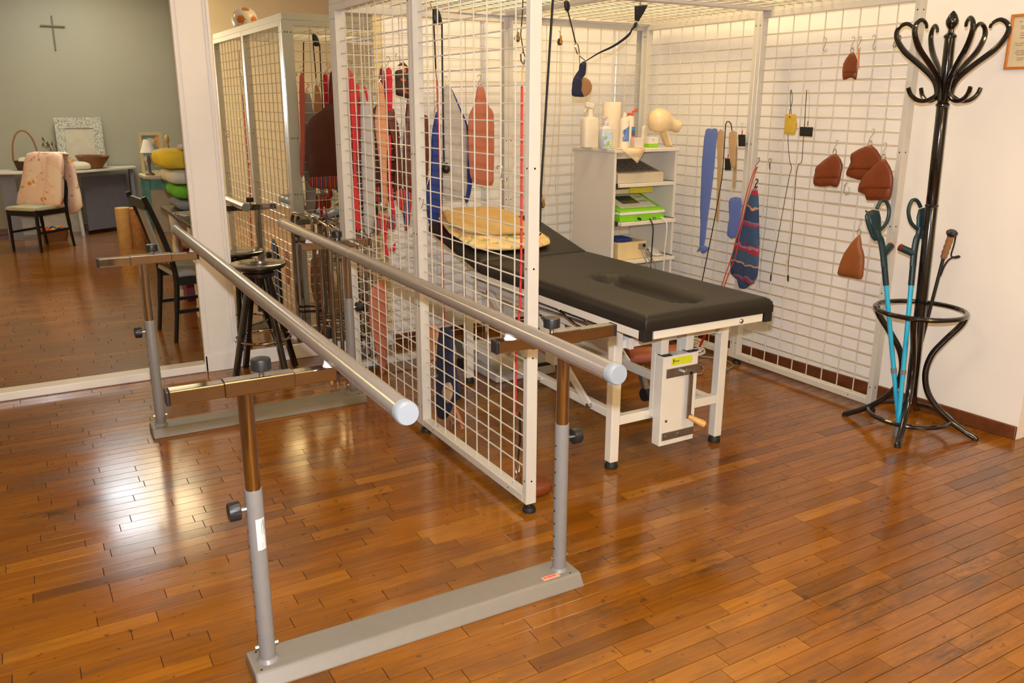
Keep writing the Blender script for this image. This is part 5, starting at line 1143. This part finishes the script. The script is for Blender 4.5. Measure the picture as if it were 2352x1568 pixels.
wq(0.012, 0.308, zB+0.012, zT-0.012, 0.0006, 0.006).build('sheet', mat('certificate_paper', (216, 200, 164), 0.5), t, smooth=False)
mb = MB(); rg = random.Random(4)
for k, z in enumerate((1.866, 1.846, 1.838, 1.818, 1.808, 1.798, 1.776, 1.768, 1.744, 1.736, 1.728, 1.714, 1.706)):
    u = 0.03+rg.random()*0.02
    while u < 0.27:
        ln = 0.012+rg.random()*0.04; q = wq(u, min(u+ln, 0.28), z, z+0.004, 0.0061, 0.0066); mb.add(q.v, q.f); u += ln+0.006
mb.build('print_lines', mat('faded_print', (168, 148, 120), 0.7), t, smooth=False, kind='stuff')

# ================================================================== STOOL, WALKING FRAME, FLOOR CLUTTER, FOOTBALL
SC0 = V((1.082, -0.225, 0)); zs = 0.655
t = empty('black_stool', SC0, 'round black wooden stool with chrome foot ring in front of the mirror', 'stool')
MB().lathe([(0.120, -0.026), (0.148, -0.022), (0.156, -0.012), (0.155, -0.003), (0.148, 0.0), (0.06, -0.004)], 36, SC0+V((0, 0, zs))).build('seat', blk, t)
MB().lathe([(0.085, -0.075), (0.090, -0.070), (0.090, -0.050), (0.080, -0.045), (0.085, -0.026)], 28, SC0+V((0, 0, zs))).build('hub', blk, t)
MB().cyl(SC0+V((0, 0, 0.38)), SC0+V((0, 0, zs-0.06)), 0.018, 14).build('screw_post', blk, t)
for k in range(4):
    an = math.radians(200+90*k); d2 = V((math.cos(an), math.sin(an), 0))
    MB().bar(SC0+d2*0.055+V((0, 0, zs-0.065)), SC0+d2*0.205+V((0, 0, 0.002)), 0.030, 0.030, d2).build('leg', blk, t, smooth=False, bevel=0.006)
MB().tube(arc(SC0+V((0, 0, 0.225)), (1, 0, 0), (0, 1, 0), 0.150, 0, 2*PI*39/40, 39), 0.008, 10, closed=True).build('foot_ring', chrome, t)
# chrome walking frame folded beside the cage
t = empty('folded_walker', (1.56, -0.25, 0), 'folded chrome walking frame standing between mirror and cage', 'walking frame')
def U(xa, ya, xb, yb, zt_, nm):
    a, b = V((xa, ya, 0.03)), V((xb, yb, 0.03)); d2 = (b-a).normalized(); r_ = 0.05
    pts = [a, V((xa, ya, zt_-r_))]+arc(V((xa, ya, zt_-r_))+d2*r_, -d2, V((0, 0, 1)), r_, 0, PI/2, 5)[1:]+arc(V((xb, yb, zt_-r_))-d2*r_, V((0, 0, 1)), d2, r_, 0, PI/2, 5)+[b]
    fr_ = MB().tube(pts, 0.0115, 12).build(nm, chrome, t)
    for p in (a, b): MB().lathe([(0.018, -0.03), (0.019, -0.02), (0.014, 0.02), (0.013, 0.035)], 14, p).build('ferrule', ferr, fr_)
    return fr_
U(1.462, -0.355, 1.500, -0.055, 0.845, 'side_frame'); U(1.500, -0.365, 1.545, -0.075, 0.835, 'side_frame')
U(1.655, -0.375, 1.700, -0.120, 0.800, 'side_frame'); U(1.690, -0.385, 1.735, -0.140, 0.790, 'side_frame')
for z_, nm in ((0.20, 'lower_rung'), (0.235, 'lower_rung')):
    MB().tube([(1.462, -0.355, z_), (1.655, -0.375, z_-0.02)], 0.009, 10).build(nm, chrome, t)
    MB().tube([(1.500, -0.055, z_), (1.700, -0.120, z_-0.02)], 0.009, 10).build(nm, chrome, t)
for z_ in (0.70, 0.66): MB().tube([(1.462, -0.355, z_), (1.655, -0.375, z_-0.02)], 0.009, 10).build('upper_rung', chrome, t)
MB().bb((1.50, -0.375, 0.765), (1.66, -0.351, 0.80)).build('folding_catch', steel, t, smooth=False, bevel=0.003)
# grey unit on the floor under the table
x0, y0 = 2.16, -1.03
t = empty('floor_unit', (2.36, -0.88, 0), 'low pale grey electric unit lying on the floor under the table', 'device')
wedge(x0, x0+0.40, y0, y0+0.30, 0.0, 0.070, 0.105).build('case', mat('pale_grey_plastic', (196, 194, 192), 0.45), t, smooth=False, bevel=0.014)
MB().bb((x0+0.10, y0-0.001, 0.058), (x0+0.36, y0+0.02, 0.074)).build('dark_slot', black_pl, t, smooth=False)
for k, (dx, M) in enumerate(((0.20, red_m), (0.235, black_pl), (0.27, black_pl))): MB().lathe([(0.010, 0), (0.008, 0.005)], 12, (x0+dx, y0, 0.034), (0, -1, 0)).build('button', MATS['tag_yellow'] if k == 0 else M, t)
# rolled tan mat and white cloth
def roll(label, p, q, r, M, cat, nm):
    p, q = V(p), V(q); d2 = (q-p).normalized(); mb = MB(); P = []
    a, b = V((0, 0, 1)), d2.cross(V((0, 0, 1)))
    sp = [(r*(1-0.75*i/40), i*0.42) for i in range(41)]
    for e in (p, q):
        for rr, an in sp: mb.v.append(e+V((0, 0, r))+(a*math.cos(an)+b*math.sin(an))*rr)
    n = len(sp)
    for i in range(n-1): mb.f.append((i, i+1, n+i+1, n+i))
    o = mb.build(nm, M); s_ = o.modifiers.new('thick', 'SOLIDIFY'); s_.thickness = 0.006; s_.offset = -1
    return tag(o, label, cat)
pr0 = PZ(1440, 838, 0); pr1 = PZ(1585, 828, 0)
roll('rolled terracotta exercise mat on the floor behind the table legs', pr0, pr1, 0.055, leather_terra, 'mat', 'rolled_mat')
wp = PZ(1530, 850, 0)
tag(MB().puff([wp+V((-0.08, 0.0, 0.028)), wp+V((-0.02, -0.04, 0.028)), wp+V((0.06, -0.03, 0.028)), wp+V((0.09, 0.01, 0.028)), wp+V((0.04, 0.03, 0.028)), wp+V((-0.05, 0.03, 0.028))], (0, 0, 1), 0.03, back=0.027).build('white_cloth', mat('white_cotton', (222, 214, 208), 0.9, bump=0.3, bscale=40), None, angle=80), 'crumpled white cloth in front of the rolled mat', 'cloth')
wc = mat('white_cable', (226, 224, 214), 0.5)
t = empty('cable_coil', PZ(1625, 815, 0), 'coil of white electric cable on the floor by the right grid', 'cable')
cc = PZ(1590, 812, 0)
for k in range(6):
    MB().tube(arc(cc+V((random.uniform(-.015, .015), random.uniform(-.015, .015), 0.006+0.009*k)), (1, 0.1*k, 0.05), (0, 1, 0.03*(k-2)), 0.062+0.008*(k % 3), 0, 2*PI*23/24, 23), 0.0045, 6, closed=True).build('cable_turn', wc, t)
c2 = PZ(1510, 813, 0)
t = empty('cable_coil', c2, 'flat heap of white cable loops under the table beside the rolled mat', 'cable')
for k in range(4): MB().tube(arc(c2+V((0.015*k, -0.005*k, 0.008+0.009*k)), (1, 0, 0), (0, 1, 0), 0.07, 0, 2*PI*23/24, 23), 0.0045, 6, closed=True).build('cable_turn', wc, t)
MB().box(c2+V((0.02, 0.02, 0.055)), (0.07, 0.04, 0.022)).build('plug', black_pl, t, smooth=False, bevel=0.004)
gc = mat('grey_cable', (132, 124, 114), 0.5)
t = empty('grey_cable', PZ(1600, 850, 0), 'grey cable loop with plug lying on the floor beside the table leg', 'cable')
MB().tube(smooth_path([PZ(x_, y_, 0.006) for x_, y_ in ((1592, 846), (1606, 838), (1616, 846), (1610, 858), (1594, 858))], 5), 0.005, 6).build('loop', gc, t)
MB().tube(smooth_path([PZ(x_, y_, 0.006) for x_, y_ in ((1608, 818), (1640, 822), (1668, 828), (1684, 838), (1676, 846), (1664, 852))], 5), 0.005, 6).build('tail', gc, t)
MB().box(PZ(1662, 848, 0.012), (0.06, 0.035, 0.022)).build('plug', mat('grey_plug', (120, 118, 112), 0.5), t, smooth=False, bevel=0.005)
pa, pb_ = PX(1627, 752, GXR-0.05), PX(1607, 796, GXR-0.05)
tag(MB().tube([pa, (pa+pb_)/2, pb_], 0.012, 8, flat=0.35).build('red_webbing_strap', red_w), 'red webbing strap slanting down to the white cable coil', 'strap')
# football on the cage roof, seen in the mirror
fv = PZ(556, 76, 2.04); fb = V((fv.x+0.03, 2*0.012-fv.y, 2.041))
fbr = 0.098; fc = fb+V((0, 0, fbr-0.004))
t = empty('football', fb, 'white football with orange and black panels on top of the cage', 'ball')
import bmesh
bm = bmesh.new(); bmesh.ops.create_icosphere(bm, subdivisions=4, radius=fbr)
me = bpy.data.meshes.new('ball_skin'); bm.to_mesh(me); bm.free()
me.polygons.foreach_set('use_smooth', [True]*len(me.polygons))
o = bpy.data.objects.new('ball_skin', me); COL.objects.link(o); o.parent = t; o.location = fc-fb; me.materials.append(mat('ball_white', (226, 214, 196), 0.25)); ORI[o] = V(fc)
g = (1+5**0.5)/2
fom = mat('ball_orange', (206, 110, 20), 0.3); fom2 = mat('ball_black', (30, 26, 24), 0.3)
for i, d3 in enumerate([V(v_).normalized() for v_ in [(0, 1, g), (0, -1, g), (0, 1, -g), (0, -1, -g), (1, g, 0), (-1, g, 0), (1, -g, 0), (-1, -g, 0), (g, 0, 1), (-g, 0, 1), (g, 0, -1), (-g, 0, -1)]]):
    a, b = frame_of(d3); mb = MB()
    for rr, M_, lift, nm in ((0.40, fom2, 1.002, 'panel_border'), (0.33, fom, 1.004, 'panel')):
        mb = MB(); ring_ = [fc+(d3+(a*math.cos(2*PI*k/5)+b*math.sin(2*PI*k/5))*rr).normalized()*fbr*lift for k in range(5)]
        mid = fc+d3*fbr*lift; q = [(p_) for p_ in ring_]
        mb.v = [mid]+[p_ for p_ in q]+[fc+((q[k]+q[(k+1) % 5])/2-fc).normalized()*fbr*lift for k in range(5)]+[fc+((q[k]+mid)/2-fc).normalized()*fbr*lift for k in range(5)]
        for k in range(5):
            k2 = (k+1) % 5; mb.f += [(0, 11+k, 11+k2), (11+k, 1+k, 6+k), (11+k, 6+k, 11+k2), (6+k, 1+k2, 11+k2)]
        mb.build(nm, M_, t)

# ================================================================== ADJOINING ROOM, SEEN THROUGH THE OPENING
blkw = mat('black_stained_wood', (18, 16, 16), 0.32, var=0.06)
greyfab = mat('grey_upholstery', (150, 146, 134), 0.9, var=0.08, scale=60)
def chair(label, org, face, w, d, seat_m, lean=0.10):
    """four-legged chair; org = middle between the back feet, face = plan direction it faces"""
    f2 = V((face[0], face[1], 0)).normalized(); s2 = V((-f2.y, f2.x, 0)); org = V((org[0], org[1], 0))
    t = empty('dining_chair', org, label, 'chair', 'black dining chairs in the adjoining room')
    def L(x, y, z): return org+f2*x+s2*y+V((0, 0, z))
    for sg in (-1, 1):
        MB().tube(smooth_path([L(-0.03, sg*w/2, 0.0), L(0.0, sg*w/2, 0.25), L(0.01, sg*w/2, 0.46), L(-0.05, sg*w/2, 0.72), L(-lean-0.03, sg*w/2, 0.95)], 4), [0.014]*4+[0.018]*9+[0.017]*4, 8).build('back_leg', blkw, t)
        MB().tube([L(d, sg*w/2, 0.0), L(d, sg*w/2, 0.44)], [0.014, 0.019], 8).build('front_leg', blkw, t)
        MB().bar(L(0.0, sg*w/2, 0.40), L(d, sg*w/2, 0.40), 0.022, 0.05).build('side_rail', blkw, t, smooth=False)
        MB().bar(L(0.0, sg*w/2, 0.20), L(d, sg*w/2, 0.20), 0.016, 0.022).build('stretcher', blkw, t, smooth=False)
    MB().bar(L(d, -w/2, 0.40), L(d, w/2, 0.40), 0.022, 0.05).build('front_rail', blkw, t, smooth=False)
    MB().bar(L(-lean-0.02, -w/2, 0.90), L(-lean-0.02, w/2, 0.90), 0.022, 0.06).build('top_rail', blkw, t, smooth=False)
    MB().bar(L(-0.005, -w/2, 0.50), L(-0.005, w/2, 0.50), 0.02, 0.035).build('lower_rail', blkw, t, smooth=False)
    MB().bar(L(-0.012, 0, 0.50), L(-lean-0.015, 0, 0.89), 0.014, w*0.42, s2).build('back_pad', seat_m, t, smooth=False, bevel=0.004)
    MB().puff([L(0.0, -w/2, 0.438), L(d+0.02, -w/2-0.01, 0.438), L(d+0.02, w/2+0.01, 0.438), L(0.0, w/2, 0.438)], (0, 0, 1), 0.03, back=0.012, flat=True, sub=3).build('seat', seat_m, t)
    return t
chair('black dining chair with grey back pad standing beside the white pillar', (0.755, 0.95), (0.99, 0.11), 0.40, 0.40, greyfab)
chair('black dining chair carrying the floral quilt over its back', (0.297, 5.46), (-0.72, -0.69), 0.36, 0.42, mat('olive_seat', (176, 170, 140), 0.9), 0.05)
# quilt over the far chair's back
quilt_m = blotch('floral_quilt', (246, 212, 190), [((250, 228, 202), 5, 0.5), ((230, 150, 60), 9, 0.64), ((226, 120, 110), 11, 0.66), ((130, 160, 90), 12, 0.68)])
qn = V((-0.72, -0.69, 0)).normalized(); q0 = V((0.297, 5.46, 0.6))
def QP(px, py, off): v = ray(px, py); p0 = q0+qn*off; return CC+v*((p0-CC).dot(qn)/v.dot(qn))
t = empty('floral_quilt', q0-V((0, 0, 0.15)), 'peach floral quilt draped over the black chair back', 'quilt')
MB().puff([QP(62, 352, .10), QP(105, 349, .10), QP(143, 354, .10), QP(146, 400, .10), QP(144, 474, .10), QP(120, 473, .10), QP(96, 476, .10), QP(60, 474, .10), QP(38, 468, .10), QP(46, 430, .10), QP(54, 390, .10)], qn, 0.035).build('front_drape', quilt_m, t, angle=80)
MB().puff([QP(108, 356, .15), QP(140, 356, .15), QP(142, 420, .15), QP(140, 472, .15), QP(104, 472, .15), QP(100, 440, .15), QP(112, 400, .15)], qn, 0.03).build('front_fold', quilt_m, t, angle=80)
MB().puff([QP(143, 352, -.06), QP(156, 354, -.06), QP(170, 378, -.06), QP(178, 420, -.06), QP(190, 474, -.06), QP(172, 488, -.06), QP(156, 484, -.06), QP(152, 420, -.06)], qn, 0.03).build('rear_drape', quilt_m, t, angle=80)
MB().puff([QP(70, 353, .10), QP(143, 352, .10), QP(158, 356, -.06), QP(120, 354, -.06)], (0, 0, 1), 0.02).build('top_fold', quilt_m, t, angle=80)
# desk against the far wall
dgrey = mat('desk_grey_panel', (122, 122, 132), 0.5); dtop = mat('desk_white_top', (222, 216, 200), 0.4)
t = empty('office_desk', (0.55, 6.3, 0), 'white topped grey desk standing against the far wall', 'desk')
MB().ext([(-0.22, 6.60, 0.735), (-0.22, 6.12, 0.735), (0.46, 5.93, 0.735), (0.68, 5.98, 0.735), (1.28, 6.42, 0.735), (1.28, 6.60, 0.735)], (0, 0, 0.026)).build('desk_top', dtop, t, smooth=False, bevel=0.004)
MB().ext([(0.66, 6.16, 0.05), (1.16, 6.50, 0.05), (1.15, 6.52, 0.05), (0.65, 6.18, 0.05)], (0, 0, 0.62)).build('front_panel', dgrey, t, smooth=False)
MB().ext([(1.20, 6.42, 0.0), (1.24, 6.42, 0.0), (1.24, 6.58, 0.0), (1.20, 6.58, 0.0)], (0, 0, 0.735)).build('side_panel', dgrey, t, smooth=False)
MB().ext([(-0.17, 6.16, 0.0), (-0.02, 6.12, 0.0), (-0.02, 6.15, 0.0), (-0.17, 6.19, 0.0)], (0, 0, 0.735)).build('side_panel', dgrey, t, smooth=False)
MB().tube([(0.588, 6.14, 0.0), (0.56, 6.14, 0.735)], 0.022, 10).build('leg', dtop, t)
MB().bb((-0.15, 6.52, 0.0), (0.60, 6.545, 0.50)).build('modesty_panel', dtop, t, smooth=False)
zt = 0.7615
def far(px, py, y): return PY(px, py, y)
wick = mat('wicker', (150, 98, 52), 0.8, var=0.3, scale=90, bump=0.5, bscale=200)
wickd = mat('dark_wicker', (74, 46, 28), 0.8, var=0.3, scale=90, bump=0.5, bscale=200)
x = far(62, 380, 6.36).x
t = empty('handled_basket', (x, 6.36, zt), 'dark wicker basket with tall arched handle on the far desk', 'basket')
MB().lathe([(0.10, 0), (0.13, 0.10), (0.135, 0.105), (0.125, 0.105), (0.095, 0.012)], 20, (x, 6.36, zt)).build('bowl', wickd, t)
MB().tube(arc((x, 6.36, zt+0.10), (1, 0, 0), (0, 0, 1), 0.128, 0, PI, 14)[:1]+[V((x+0.125*math.cos(a), 6.36, zt+0.10+0.34*math.sin(a)**0.8)) for a in [PI*i/16 for i in range(1, 16)]]+[V((x-0.128, 6.36, zt+0.10))], 0.009, 8).build('handle', wick, t)
MB().puff([(x-0.08, 6.31, zt+0.10), (x+0.08, 6.31, zt+0.10), (x+0.06, 6.42, zt+0.12), (x-0.06, 6.42, zt+0.12)], (0, 0, 1), 0.03).build('lace_cloth', mat('lace', (214, 204, 180), 0.9), t)
x0, x1 = far(122, 270, 6.58).x, far(238, 330, 6.58).x
t = empty('framed_picture', ((x0+x1)/2, 6.58, zt), 'picture in a wide speckled silver frame leaning on the far wall', 'picture')
def lean(x, z): return V((x, 6.60-0.02-(1.34-z)*0.12, z))
spk = blotch('speckled_silver', (186, 184, 168), [((140, 138, 120), 60, 0.52), ((214, 212, 196), 80, 0.56)])
for nm, (a, b, c, d) in (('frame_left', (x0, x0+0.10, zt+0.004, 1.34)), ('frame_right', (x1-0.10, x1, zt+0.004, 1.34)), ('frame_top', (x0+0.10, x1-0.10, 1.22, 1.34)), ('frame_bottom', (x0+0.10, x1-0.10, zt+0.004, 0.86))):
    MB().ext([lean(a, c), lean(b, c), lean(b, d), lean(a, d)], (0, -0.02, -0.002)).build(nm, spk, t, smooth=False)
MB().ext([lean(x0+0.10, 0.86), lean(x1-0.10, 0.86), lean(x1-0.10, 1.22), lean(x0+0.10, 1.22)], (0, -0.008, -0.001)).build('canvas', mat('pale_canvas', (196, 188, 166), 0.8, var=0.08, scale=9), t, smooth=False)
x = far(214, 380, 6.28).x
t = empty('wicker_bowl', (x, 6.28, zt), 'tilted round wicker bowl with dried decoration on the far desk', 'bowl')
MB().lathe([(0.09, 0), (0.16, 0.10), (0.185, 0.145), (0.17, 0.145), (0.14, 0.09), (0.08, 0.014)], 24, (x, 6.28, zt+0.003), (0.03, -0.03, 1)).build('bowl', wick, t)
MB().puff([(x-0.11, 6.20, zt+0.13), (x+0.05, 6.17, zt+0.13), (x+0.11, 6.3, zt+0.13), (x-0.08, 6.36, zt+0.13)], (0, 0, 1), 0.02).build('filling', wickd, t)
x = far(190, 378, 6.12).x
tag(MB().puff([(x-0.12, 6.06, zt+0.03), (x-0.02, 6.03, zt+0.03), (x+0.08, 6.08, zt+0.03), (x+0.06, 6.16, zt+0.05), (x-0.06, 6.18, zt+0.06), (x-0.13, 6.14, zt+0.05)], (0, -0.2, 1), 0.045, back=0.029).build('lace_doily', MATS['lace']), 'white frilly lace heap in front of the wicker bowl', 'lace')
x = far(126, 370, 6.30).x
t = empty('dried_flowers', (x, 6.30, zt), 'dried flower bunch in a dark vase beside the basket', 'vase')
MB().lathe([(0.03, 0), (0.045, 0.04), (0.030, 0.10), (0.034, 0.12)], 14, (x, 6.30, zt)).build('vase', wickd, t)
rg = random.Random(8)
for k in range(9):
    p = V((x+rg.uniform(-.10, .05), 6.30+rg.uniform(-.04, .04), zt+0.24+rg.random()*0.10)); q = MB().tube([(x, 6.30, zt+0.11), (V((x, 6.30, zt+0.11))+p)/2+V((0.01, 0, 0.02)), p], 0.003, 5).lathe([(0.004, -0.02), (0.012, 0), (0.004, 0.03)], 6, p, (rg.uniform(-.4, .4), 0, 1)); q.build('dried_stem', mat('dried_brown', (110, 84, 62), 0.9) if k % 3 else mat('dried_pale', (176, 176, 140), 0.9), t)
x = far(125, 530, 5.9).x
t = empty('toy_basket', (x, 5.9, 0), 'low wicker basket with colourful things under the far chair', 'basket')
MB().lathe([(0.12, 0), (0.15, 0.13), (0.14, 0.13), (0.11, 0.012)], 20, (x, 5.9, 0)).build('basket', wick, t)
for k in range(7):
    an = k*0.9; tag(MB().lathe([(0.002, -0.03), (0.022, -0.02), (0.03, 0), (0.022, 0.02), (0.002, 0.03)], 10, (x+0.075*math.cos(an), 5.9+0.075*math.sin(an), 0.125)).build('toy_ball', [red_m, MATS['tag_yellow'], royal, red_w][k % 4]), 'small %s ball lying in the low wicker basket' % ['orange', 'yellow', 'blue', 'red'][k % 4], 'ball', 'toys in the low basket')
# cross on the far wall
t = empty('wall_cross', (0.575, 6.635, 2.08), 'plain thin wooden cross hanging on the grey green wall', 'cross')
crm = mat('cross_wood', (112, 100, 78), 0.6, var=0.15)
c1, c2 = far(118, 36, 6.63), far(128, 115, 6.63); MB().bar((c1+c2)/2+V((c1-c2))*0.5, c2, 0.016, 0.016, (0, 1, 0)).build('upright', crm, t, smooth=False)
c1, c2 = far(92, 58, 6.62), far(149, 61, 6.62); MB().bar(c1, c2, 0.014, 0.014, (0, 1, 0)).build('crossbeam', crm, t, smooth=False)
# split logs
logm = mat('pale_log', (196, 150, 84), 0.7, var=0.12, scale=14); bark = mat('log_bark', (160, 108, 58), 0.85, var=0.2, scale=20, bump=0.4, bscale=40)
for px, rr, lab in ((293, 0.078, 'pale split log stump with flat sawn face on the far floor'), (328, 0.085, 'round bark log stump touching the pale split one')):
    P = PZ(px, 570, 0); t = empty('log_stump', P, lab, 'log', 'log stumps in the adjoining room')
    MB().lathe([(rr*0.97, 0), (rr, 0.01), (rr*0.99, 0.42), (rr*0.95, 0.428)], 18, P+V((0, 0.05, 0))).build('log', bark if px > 300 else logm, t)
    MB().lathe([(rr*0.94, 0), (rr*0.94, 0.002)], 18, P+V((0, 0.05, 0.4285))).build('cut_face', mat('log_end', (214, 176, 110), 0.7), t)
# small teal side table with lamp and photo frame
tealp = mat('distressed_teal', (86, 140, 132), 0.7, var=0.25, scale=14); SX, SY = 1.30, 4.55
t = empty('side_table', (SX, SY, 0), 'small distressed teal side table behind the pillows', 'table')
MB().bb((SX-0.20, SY-0.20, 0.77), (SX+0.35, SY+0.20, 0.80)).build('table_top', mat('pale_wood_top', (196, 186, 156), 0.6), t, smooth=False, bevel=0.004)
for dx in (-0.17, 0.31):
    for dy in (-0.17, 0.17): MB().bb((SX+dx-0.02, SY+dy-0.02, 0), (SX+dx+0.02, SY+dy+0.02, 0.77)).build('leg', tealp, t, smooth=False, bevel=0.003)
MB().bb((SX-0.15, SY-0.18, 0.66), (SX+0.29, SY-0.16, 0.76)).build('apron', tealp, t, smooth=False)
MB().bb((SX-0.15, SY+0.14, 0.18), (SX+0.29, SY+0.16, 0.66)).build('rear_panel', mat('pale_panel', (180, 170, 150), 0.7), t, smooth=False)
x = far(343, 380, 4.45).x
t = empty('table_lamp', (x, 4.45, 0.8005), 'small table lamp with white cone shade on the teal table', 'lamp')
MB().lathe([(0.045, 0), (0.045, 0.012), (0.014, 0.03), (0.012, 0.10), (0.022, 0.14), (0.010, 0.19)], 14, (x, 4.45, 0.8005)).build('base', mat('lamp_base_brown', (110, 84, 60), 0.5), t)
zS = far(343, 350, 4.45).z; zT_ = far(343, 320, 4.45).z
MB().lathe([(0.075, 0), (0.030, zT_-zS), (0.027, zT_-zS), (0.072, 0.001)], 20, (x, 4.45, zS)).build('shade', mat('shade_white', (236, 230, 214), 0.8), t)
MB().cyl((x, 4.45, 0.98), (x, 4.45, zT_-0.01), 0.005, 8).build('stem', brass, t)
xa, xb_ = far(318, 320, 4.66).x, far(372, 320, 4.66).x; za, zb_ = 0.8005, far(340, 304, 4.66).z
t = empty('photo_frame', ((xa+xb_)/2, 4.66, za), 'standing photo frame with pale wooden border behind the small lamp', 'frame')
fwd = mat('pale_frame_wood', (206, 190, 140), 0.6)
for nm, q in (('frame_left', (xa, xa+0.03, za, zb_)), ('frame_right', (xb_-0.03, xb_, za, zb_)), ('frame_top', (xa+0.03, xb_-0.03, zb_-0.03, zb_)), ('frame_bottom', (xa+0.03, xb_-0.03, za, za+0.03))):
    MB().bb((q[0], 4.65, q[2]), (q[1], 4.67, q[3])).build(nm, fwd, t, smooth=False)
MB().bb((xa+0.03, 4.657, za+0.03), (xb_-0.03, 4.665, zb_-0.03)).build('photo', blotch('photo_print', (120, 150, 150), [((226, 160, 90), 7, 0.5), ((210, 200, 180), 9, 0.56)]), t, smooth=False)
x = far(384, 330, 4.5).x
tag(MB().lathe([(0.03, 0), (0.035, 0.05), (0.02, 0.13), (0.03, 0.19), (0.028, 0.25), (0.012, 0.30), (0.024, 0.34), (0.02, 0.38), (0.004, 0.40)], 14, (x, 4.5, 0.8005)).build('figurine', mat('straw_gold', (196, 160, 90), 0.7, var=0.2, scale=40)), 'straw coloured angel figurine beside the photo frame', 'figurine')
# dark table with pillows and papers
dk = mat('dark_table_wood', (92, 76, 60), 0.25, var=0.12, scale=20); crl = mat('cream_turned_leg', (206, 196, 170), 0.6, var=0.1)
t = empty('dark_table', (1.45, 1.55, 0), 'dark topped wooden table with cream legs behind the white pillar', 'table')
MB().bb((0.952, 0.82, 0.695), (1.95, 2.30, 0.72)).build('table_top', dk, t, smooth=False, bevel=0.004)
for lx in (1.03, 1.88):
    for ly in (1.40, 2.20): MB().lathe([(0.028, 0), (0.034, 0.04), (0.024, 0.10), (0.036, 0.40), (0.026, 0.50), (0.04, 0.60), (0.04, 0.695)], 16, (lx, ly, 0)).build('leg', crl, t)
MB().bb((1.03, 2.17, 0.60), (1.88, 2.20, 0.695)).build('apron', crl, t, smooth=False)
def pil(label, z0, z1, x0, M, cat='pillow', dx=0.0):
    y0, y1 = 1.80, 2.26; c = (z0+z1)/2; h = (z1-z0)/2*0.975
    o = MB().puff([(x0, y0, c), (x0+0.30, y0-0.02, c), (x0+0.62, y0, c), (x0+0.64, y1-0.2, c), (x0+0.62, y1, c), (x0+0.3, y1+0.02, c), (x0, y1, c), (x0-0.02, y1-0.22, c)], (0, 0, 1), h, sub=3, full=True).build('pillow', M, None, angle=80)
    return tag(o, label, cat, 'pillows stacked on the dark table')
zp = lambda py: PY(390, py, 1.9).z
lv = [0.7205, zp(458)+0.0, zp(424), zp(388), zp(343)]
pil('flat blue grey cushion at the bottom of the pillow stack', lv[0], lv[1], 1.04, mat('blue_grey_cloth', (120, 128, 140), 0.9))
pil('bright green pillow in the stack under the white one', lv[1]+0.0005, lv[2]+0.0, 1.02, mat('green_cloth', (96, 170, 40), 0.85))
pil('white pillow in the stack between green and yellow ones', lv[2]+0.0005, lv[3], 0.99, mat('white_pillow', (206, 204, 190), 0.9))
pil('yellow pillow lying near the top of the stack', lv[3]+0.0005, lv[4], 0.94, mat('yellow_cloth', (226, 196, 50), 0.85))
tag(MB().puff([(1.04, 1.74, lv[4]+0.016), (1.5, 1.74, lv[4]+0.016), (1.5, 2.1, lv[4]+0.016), (1.08, 2.1, lv[4]+0.016)], (0, 0, 1), 0.014, flat=True).build('folded_quilt', blotch('patch_quilt', (222, 216, 206), [((150, 60, 130), 9, 0.52), ((150, 190, 70), 12, 0.6), ((196, 60, 60), 11, 0.62)])), 'folded patchwork quilt on top of the yellow pillow', 'quilt')
P = PZ(428, 488, 0.73)
mg = blotch('magazine_print', (206, 206, 210), [((110, 120, 170), 20, 0.52), ((150, 180, 130), 24, 0.58), ((214, 120, 120), 22, 0.62)])
for (dx, dy, an), lab in (((0.03, -0.02, 0.25), 'colourful magazine on the dark table close to the pillow stack'), ((0.08, -0.30, -0.1), 'colourful magazine on the dark table behind the chair back')):
    mb = MB().box((P.x+dx, P.y+dy, 0.7255), (0.20, 0.26, 0.008), Matrix.Rotation(an, 3, 'Z')); o = empty('magazine', V((P.x+dx, P.y+dy, 0.7215)), lab, 'magazine', 'magazines on the dark table')
    mb.build('cover', mg, o, smooth=False); MB().box((P.x+dx+0.002, P.y+dy, 0.7235), (0.196, 0.256, 0.0035), Matrix.Rotation(an, 3, 'Z')).build('pages', mat('page_white', (222, 220, 212), 0.8), o, smooth=False)
x = 1.10
tag(MB().bb((1.03, 1.95, 0.0), (1.42, 2.12, 0.42)).build('storage_box', mat('dark_red_box', (112, 34, 46), 0.6), None, smooth=False, bevel=0.004), 'dark red storage box on the floor under the dark table', 'box')
